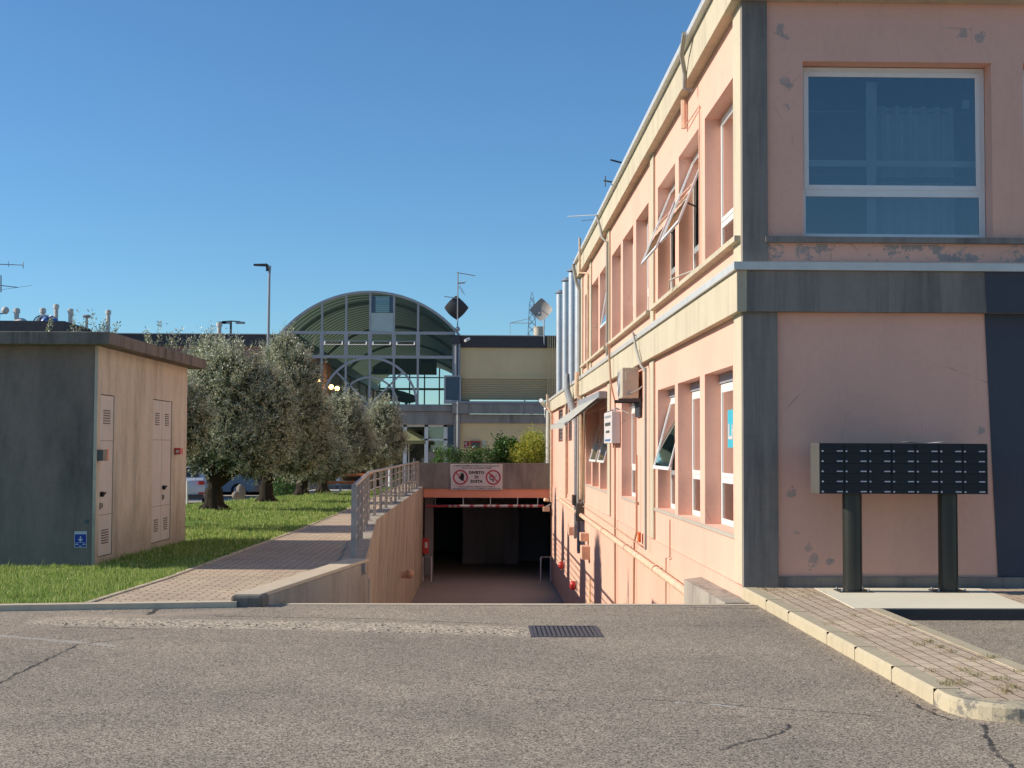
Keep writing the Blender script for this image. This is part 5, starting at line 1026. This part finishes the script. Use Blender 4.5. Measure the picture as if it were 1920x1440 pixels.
px_ = xx(742, 61); t = thing('parasol', (px_, 61, .05), 'olive cream parasol open on the terrace before the shopfront', 'parasol')
cz, ez = zz(797, 61), zz(826, 61); hw = 1.28
cp = MB()
for (ax, ay), (bx, by) in (((-hw, -hw), (hw, -hw)), ((hw, -hw), (hw, hw)), ((hw, hw), (-hw, hw)), ((-hw, hw), (-hw, -hw))):
    cp.quad((px_, 61, cz), (px_ + ax, 61 + ay, ez), (px_ + bx, 61 + by, ez)); cp.quad((px_ + ax, 61 + ay, ez), (px_ + bx, 61 + by, ez), (px_ + bx, 61 + by, ez - .14), (px_ + ax, 61 + ay, ez - .14))
put('canopy', cp, M['parasol'], t); put('pole', MB().tube([(px_ + .6, 61, .05), (px_ + .6, 61, ez + .2)], .028, 8), M['gutter'], t); put('base', MB().cyl(px_ + .6, 61, .05, .13, .3, 16), M['concrete_dark'], t)
p = hy(734, 866, 57.5); t = thing('service_post', (p.x - .9, 57.5, .05), 'pale bluish post standing behind the ramp railing', 'post'); put('post', MB().cyl(p.x, 56.9, .05, p.z, .09, 12), M['label'], t); put('cap', MB().cyl(p.x, 56.9, p.z, p.z + .05, .10, 12, .05), M['greymetal'], t)

# ------------------------------------------------------------------ plants
def leaves(name, twigs, per, L, W, mat, parent, up=.55, spread=.045):
    """twigs: (start, dir, length); narrow pointed leaves set along each"""
    T = np.array([[*a, *d, l] for a, d, l in twigs], np.float32); n = len(T) * per
    T = np.repeat(T, per, 0); s = rng.uniform(.0, 1, (n, 1)); d = T[:, 3:6]; base = T[:, :3] + d * T[:, 6:7] * s + rng.normal(0, spread, (n, 3))
    ld = rng.normal(0, 1, (n, 3)); ld /= np.linalg.norm(ld, axis=1, keepdims=True); ld = ld + d * up; ld /= np.linalg.norm(ld, axis=1, keepdims=True)
    sd_ = np.cross(ld, rng.normal(0, 1, (n, 3))); sd_ /= np.linalg.norm(sd_, axis=1, keepdims=True) + 1e-6
    l_ = L * rng.uniform(.7, 1.3, (n, 1)); w_ = W * rng.uniform(.7, 1.3, (n, 1))
    V = np.stack([base, base + ld * l_ * .5 + sd_ * w_, base + ld * l_, base + ld * l_ * .5 - sd_ * w_], 1).reshape(-1, 3)
    if parent is not None: V = V - np.array(wloc(parent), np.float32)
    return put_np(name, V, np.arange(4 * n).reshape(-1, 4), mat, parent)
def lobes_twigs(lobes, n, L, upb=.5):
    vol = np.array([a[3] * a[4] * a[5] for a in lobes]) ** .67; vol /= vol.sum(); out = []
    for _ in range(n):
        cx, cy, cz, rx, ry, rz = lobes[rng.choice(len(lobes), p=vol)]; v = rng.normal(0, 1, 3); v /= np.linalg.norm(v); r = rng.uniform(.45, 1) ** .5 * rng.uniform(.88, 1.0)
        p = np.array([cx, cy, cz]) + v * np.array([rx, ry, rz]) * r; d = v * .8 + np.array([0, 0, upb]) + rng.normal(0, .35, 3); ll = L * rng.uniform(.5, 1.25)
        if v[2] > .45: d = d + np.array([0, 0, .8]); ll *= rng.uniform(.8, 1.6)
        d /= np.linalg.norm(d); out.append((p, d, ll))
    return out
def olive(bx, by, z0, lobes, label, n=900, trunk_r=.20, fork=None, L=.075, W=.011, seed=0, sprays=()):
    random.seed(seed); t = thing('olive_tree', (bx, by, z0), label, 'tree', 'olive trees along the lawn')
    m = MB(); top = Vector((bx, by, z0 + .55)); m.tube([(bx, by, z0 - .15), (bx + .01, by, z0 + .03), (bx, by, z0 + .25), top], [trunk_r * 1.75, trunk_r * 1.35, trunk_r * 1.0, trunk_r * .9], 12)
    for a in range(5):
        an = a * 1.26 + .4; m.tube([(bx, by, z0 + .22), (bx + math.cos(an) * trunk_r * 1.3, by + math.sin(an) * trunk_r * 1.3, z0 + .05), (bx + math.cos(an) * trunk_r * 2.2, by + math.sin(an) * trunk_r * 2.2, z0 - .08)], [trunk_r * .5, trunk_r * .35, trunk_r * .15], 7)
    for lb in lobes:
        c = Vector(lb[:3]); mid = top.lerp(c, .5) + Vector((random.gauss(0, .12), random.gauss(0, .12), .05)); m.tube([Vector((bx, by, z0 + .3)), top + Vector((0, 0, .05)), mid, c], [trunk_r * .7, trunk_r * .6, trunk_r * .38, trunk_r * .18], 8)
        for _ in range(6):
            v = Vector((random.gauss(0, 1), random.gauss(0, 1), random.uniform(-.2, 1))).normalized(); e = c + Vector((v.x * lb[3], v.y * lb[4], v.z * lb[5])) * .8
            m.tube([mid.lerp(c, random.random()), c.lerp(e, .5) + Vector((0, 0, .05)), e], [trunk_r * .18, trunk_r * .11, .008], 5)
    m.v = [(x + random.gauss(0, .008), y + random.gauss(0, .008), z) for x, y, z in m.v]
    put('trunk', m, M['bark'], t, smooth=True)
    tw = lobes_twigs(lobes, int(n * 1.45), .40)
    for (sx, sy, sz, dx, dz_, l) in sprays: d = np.array([dx, 0, dz_]); d /= np.linalg.norm(d); tw += [(np.array([sx, sy, sz]), d, l)] * 2
    leaves('crown', tw, 28, L * .92, W * .95, M['olive_leaf'], t, spread=.032)
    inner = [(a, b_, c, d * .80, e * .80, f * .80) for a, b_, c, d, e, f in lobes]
    leaves('crown', lobes_twigs(inner, int(n * .5), .22, 0), 14, .15, .030, M['olive_shaded'], t, spread=.05)
    return t
def lob(px, py, Y, rpx, rpz, ry=None):
    p = hy(px, py, Y); k_ = Y / F_PX; return (p.x, Y, p.z, rpx * k_, ry or rpx * k_, rpz * k_)
G0 = .045
olive(hz(412, 955, G0).x, 34.6, G0, [lob(425, 735, 34.4, 75, 78), lob(380, 760, 34.8, 50, 80), lob(490, 765, 34.6, 55, 72), lob(420, 808, 34.4, 78, 55), lob(500, 830, 34.8, 45, 50), lob(395, 690, 35, 40, 42), lob(455, 838, 34.2, 55, 42), lob(385, 850, 34.4, 34, 34), lob(478, 866, 34.4, 30, 26), lob(362, 800, 34.8, 30, 70)], 'largest olive tree with a forked trunk nearest to the cabin', 2700, .24, seed=1)
olive(hz(507, 941, G0).x, 39.6, G0, [lob(545, 720, 39.6, 55, 62), lob(568, 775, 39.6, 42, 60), lob(520, 790, 39.4, 60, 55), lob(582, 835, 40, 36, 46), lob(535, 852, 39.6, 58, 36), lob(530, 670, 39.8, 28, 32)], 'second olive tree with a tall narrow tip beside the arch', 2100, .20, seed=2, sprays=[(hy(530, 670, 39.6).x, 39.6, hy(530, 670, 39.6).z, .05, 1, .5)])
olive(hz(575, 927, G0).x, 45.8, G0, [lob(598, 800, 46, 30, 50), lob(570, 850, 46, 45, 35), lob(620, 862, 46, 34, 30), lob(580, 878, 46, 40, 24)], 'third olive tree with a leaning dark trunk in the middle of the row', 1000, .19, seed=3)
olive(hz(618, 920, G0).x, 49.0, G0, [lob(650, 795, 49, 36, 42), lob(640, 845, 49, 44, 34), lob(672, 840, 49, 30, 34), lob(640, 760, 49, 14, 16)], 'fourth olive tree with upright silvery twigs below the fan window', 1200, .17, seed=4)
olive(xx(706, 54), 54.0, .05, [lob(718, 800, 54, 30, 44), lob(705, 845, 54, 38, 36), lob(735, 830, 54, 22, 30)], 'farthest olive tree at the right end of the row behind the railing', 1100, .17, seed=5)
olive(-6.2, 27.5, G0, [lob(285, 775, 27.5, 55, 55), lob(335, 790, 27.5, 45, 55)], 'olive tree behind the cabin with twigs showing over its roof edge', 1000, .2, seed=6, sprays=[(hy(a, b, 27.4).x, 27.4, hy(a, b, 27.4).z, c, 1, l) for a, b, c, l in ((288, 650, -.5, .35), (296, 650, .1, .5), (305, 655, .9, .55), (312, 660, .3, .35), (322, 665, .5, .35), (330, 668, -.3, .35), (340, 672, .4, .4), (350, 676, .1, .3), (280, 648, -.2, .25))])
olive(-8.2, 26.5, G0, [lob(150, 755, 26.5, 60, 55), lob(180, 730, 26.5, 22, 36)], 'olive tree hidden behind the cabin with pale tips over its roof', 500, .2, seed=7, sprays=[(hy(a, b, 26.5).x, 26.5, hy(a, b, 26.5).z, c, 1, l) for a, b, c, l in ((134, 625, .2, .4), (142, 630, .6, .3), (176, 628, -.1, .4), (184, 626, .5, .3), (192, 630, .1, .2), (88, 625, .3, .3), (212, 630, .3, .22))])
def shrub(lobes, n, name, mat, label, L=.12, W=.028, cat='shrub', per=14):
    t = thing(name, (lobes[0][0], lobes[0][1], .05), label, cat)
    tw = lobes_twigs(lobes, n, .3, .3); leaves('foliage', tw, per, L, W, mat, t, .3, .05); st_ = MB()
    for _ in range(5): st_.tube([(lobes[0][0] + random.gauss(0, .08), lobes[0][1], .02), (lobes[0][0] + random.gauss(0, .2), lobes[0][1], lobes[0][2])], .015, 5)
    put('stem', st_, M['bark'], t)
shrub([lob(835, 868, 58, 22, 22, .5), lob(875, 870, 58, 30, 20, .5), lob(905, 868, 58, 24, 22, .5)], 520, 'hedge', M['shrub_leaf'], 'low dark green hedge behind the concrete parapet above the sign', .10, .02, 'hedge')
shrub([lob(950, 852, 58.4, 24, 24, .5), lob(948, 865, 58.4, 22, 20, .5)], 330, 'shrub', M['shrub_leaf'], 'dark green shrub between the hedge and the yellow bush', .16, .035)
shrub([lob(998, 840, 58, 24, 26, .5), lob(985, 858, 58, 28, 20, .5), lob(1008, 855, 58, 16, 22, .4)], 620, 'bush', M['bush_leaf'], 'bright yellow green bush at the right end of the parapet', .13, .014, 'bush')
shrub([(xx(534, 51.5), 51.5, .1, .30, .4, .42)], 220, 'shrub', M['shrub_leaf'], 'low dark shrub between the second and third olive trunks', .10, .02)
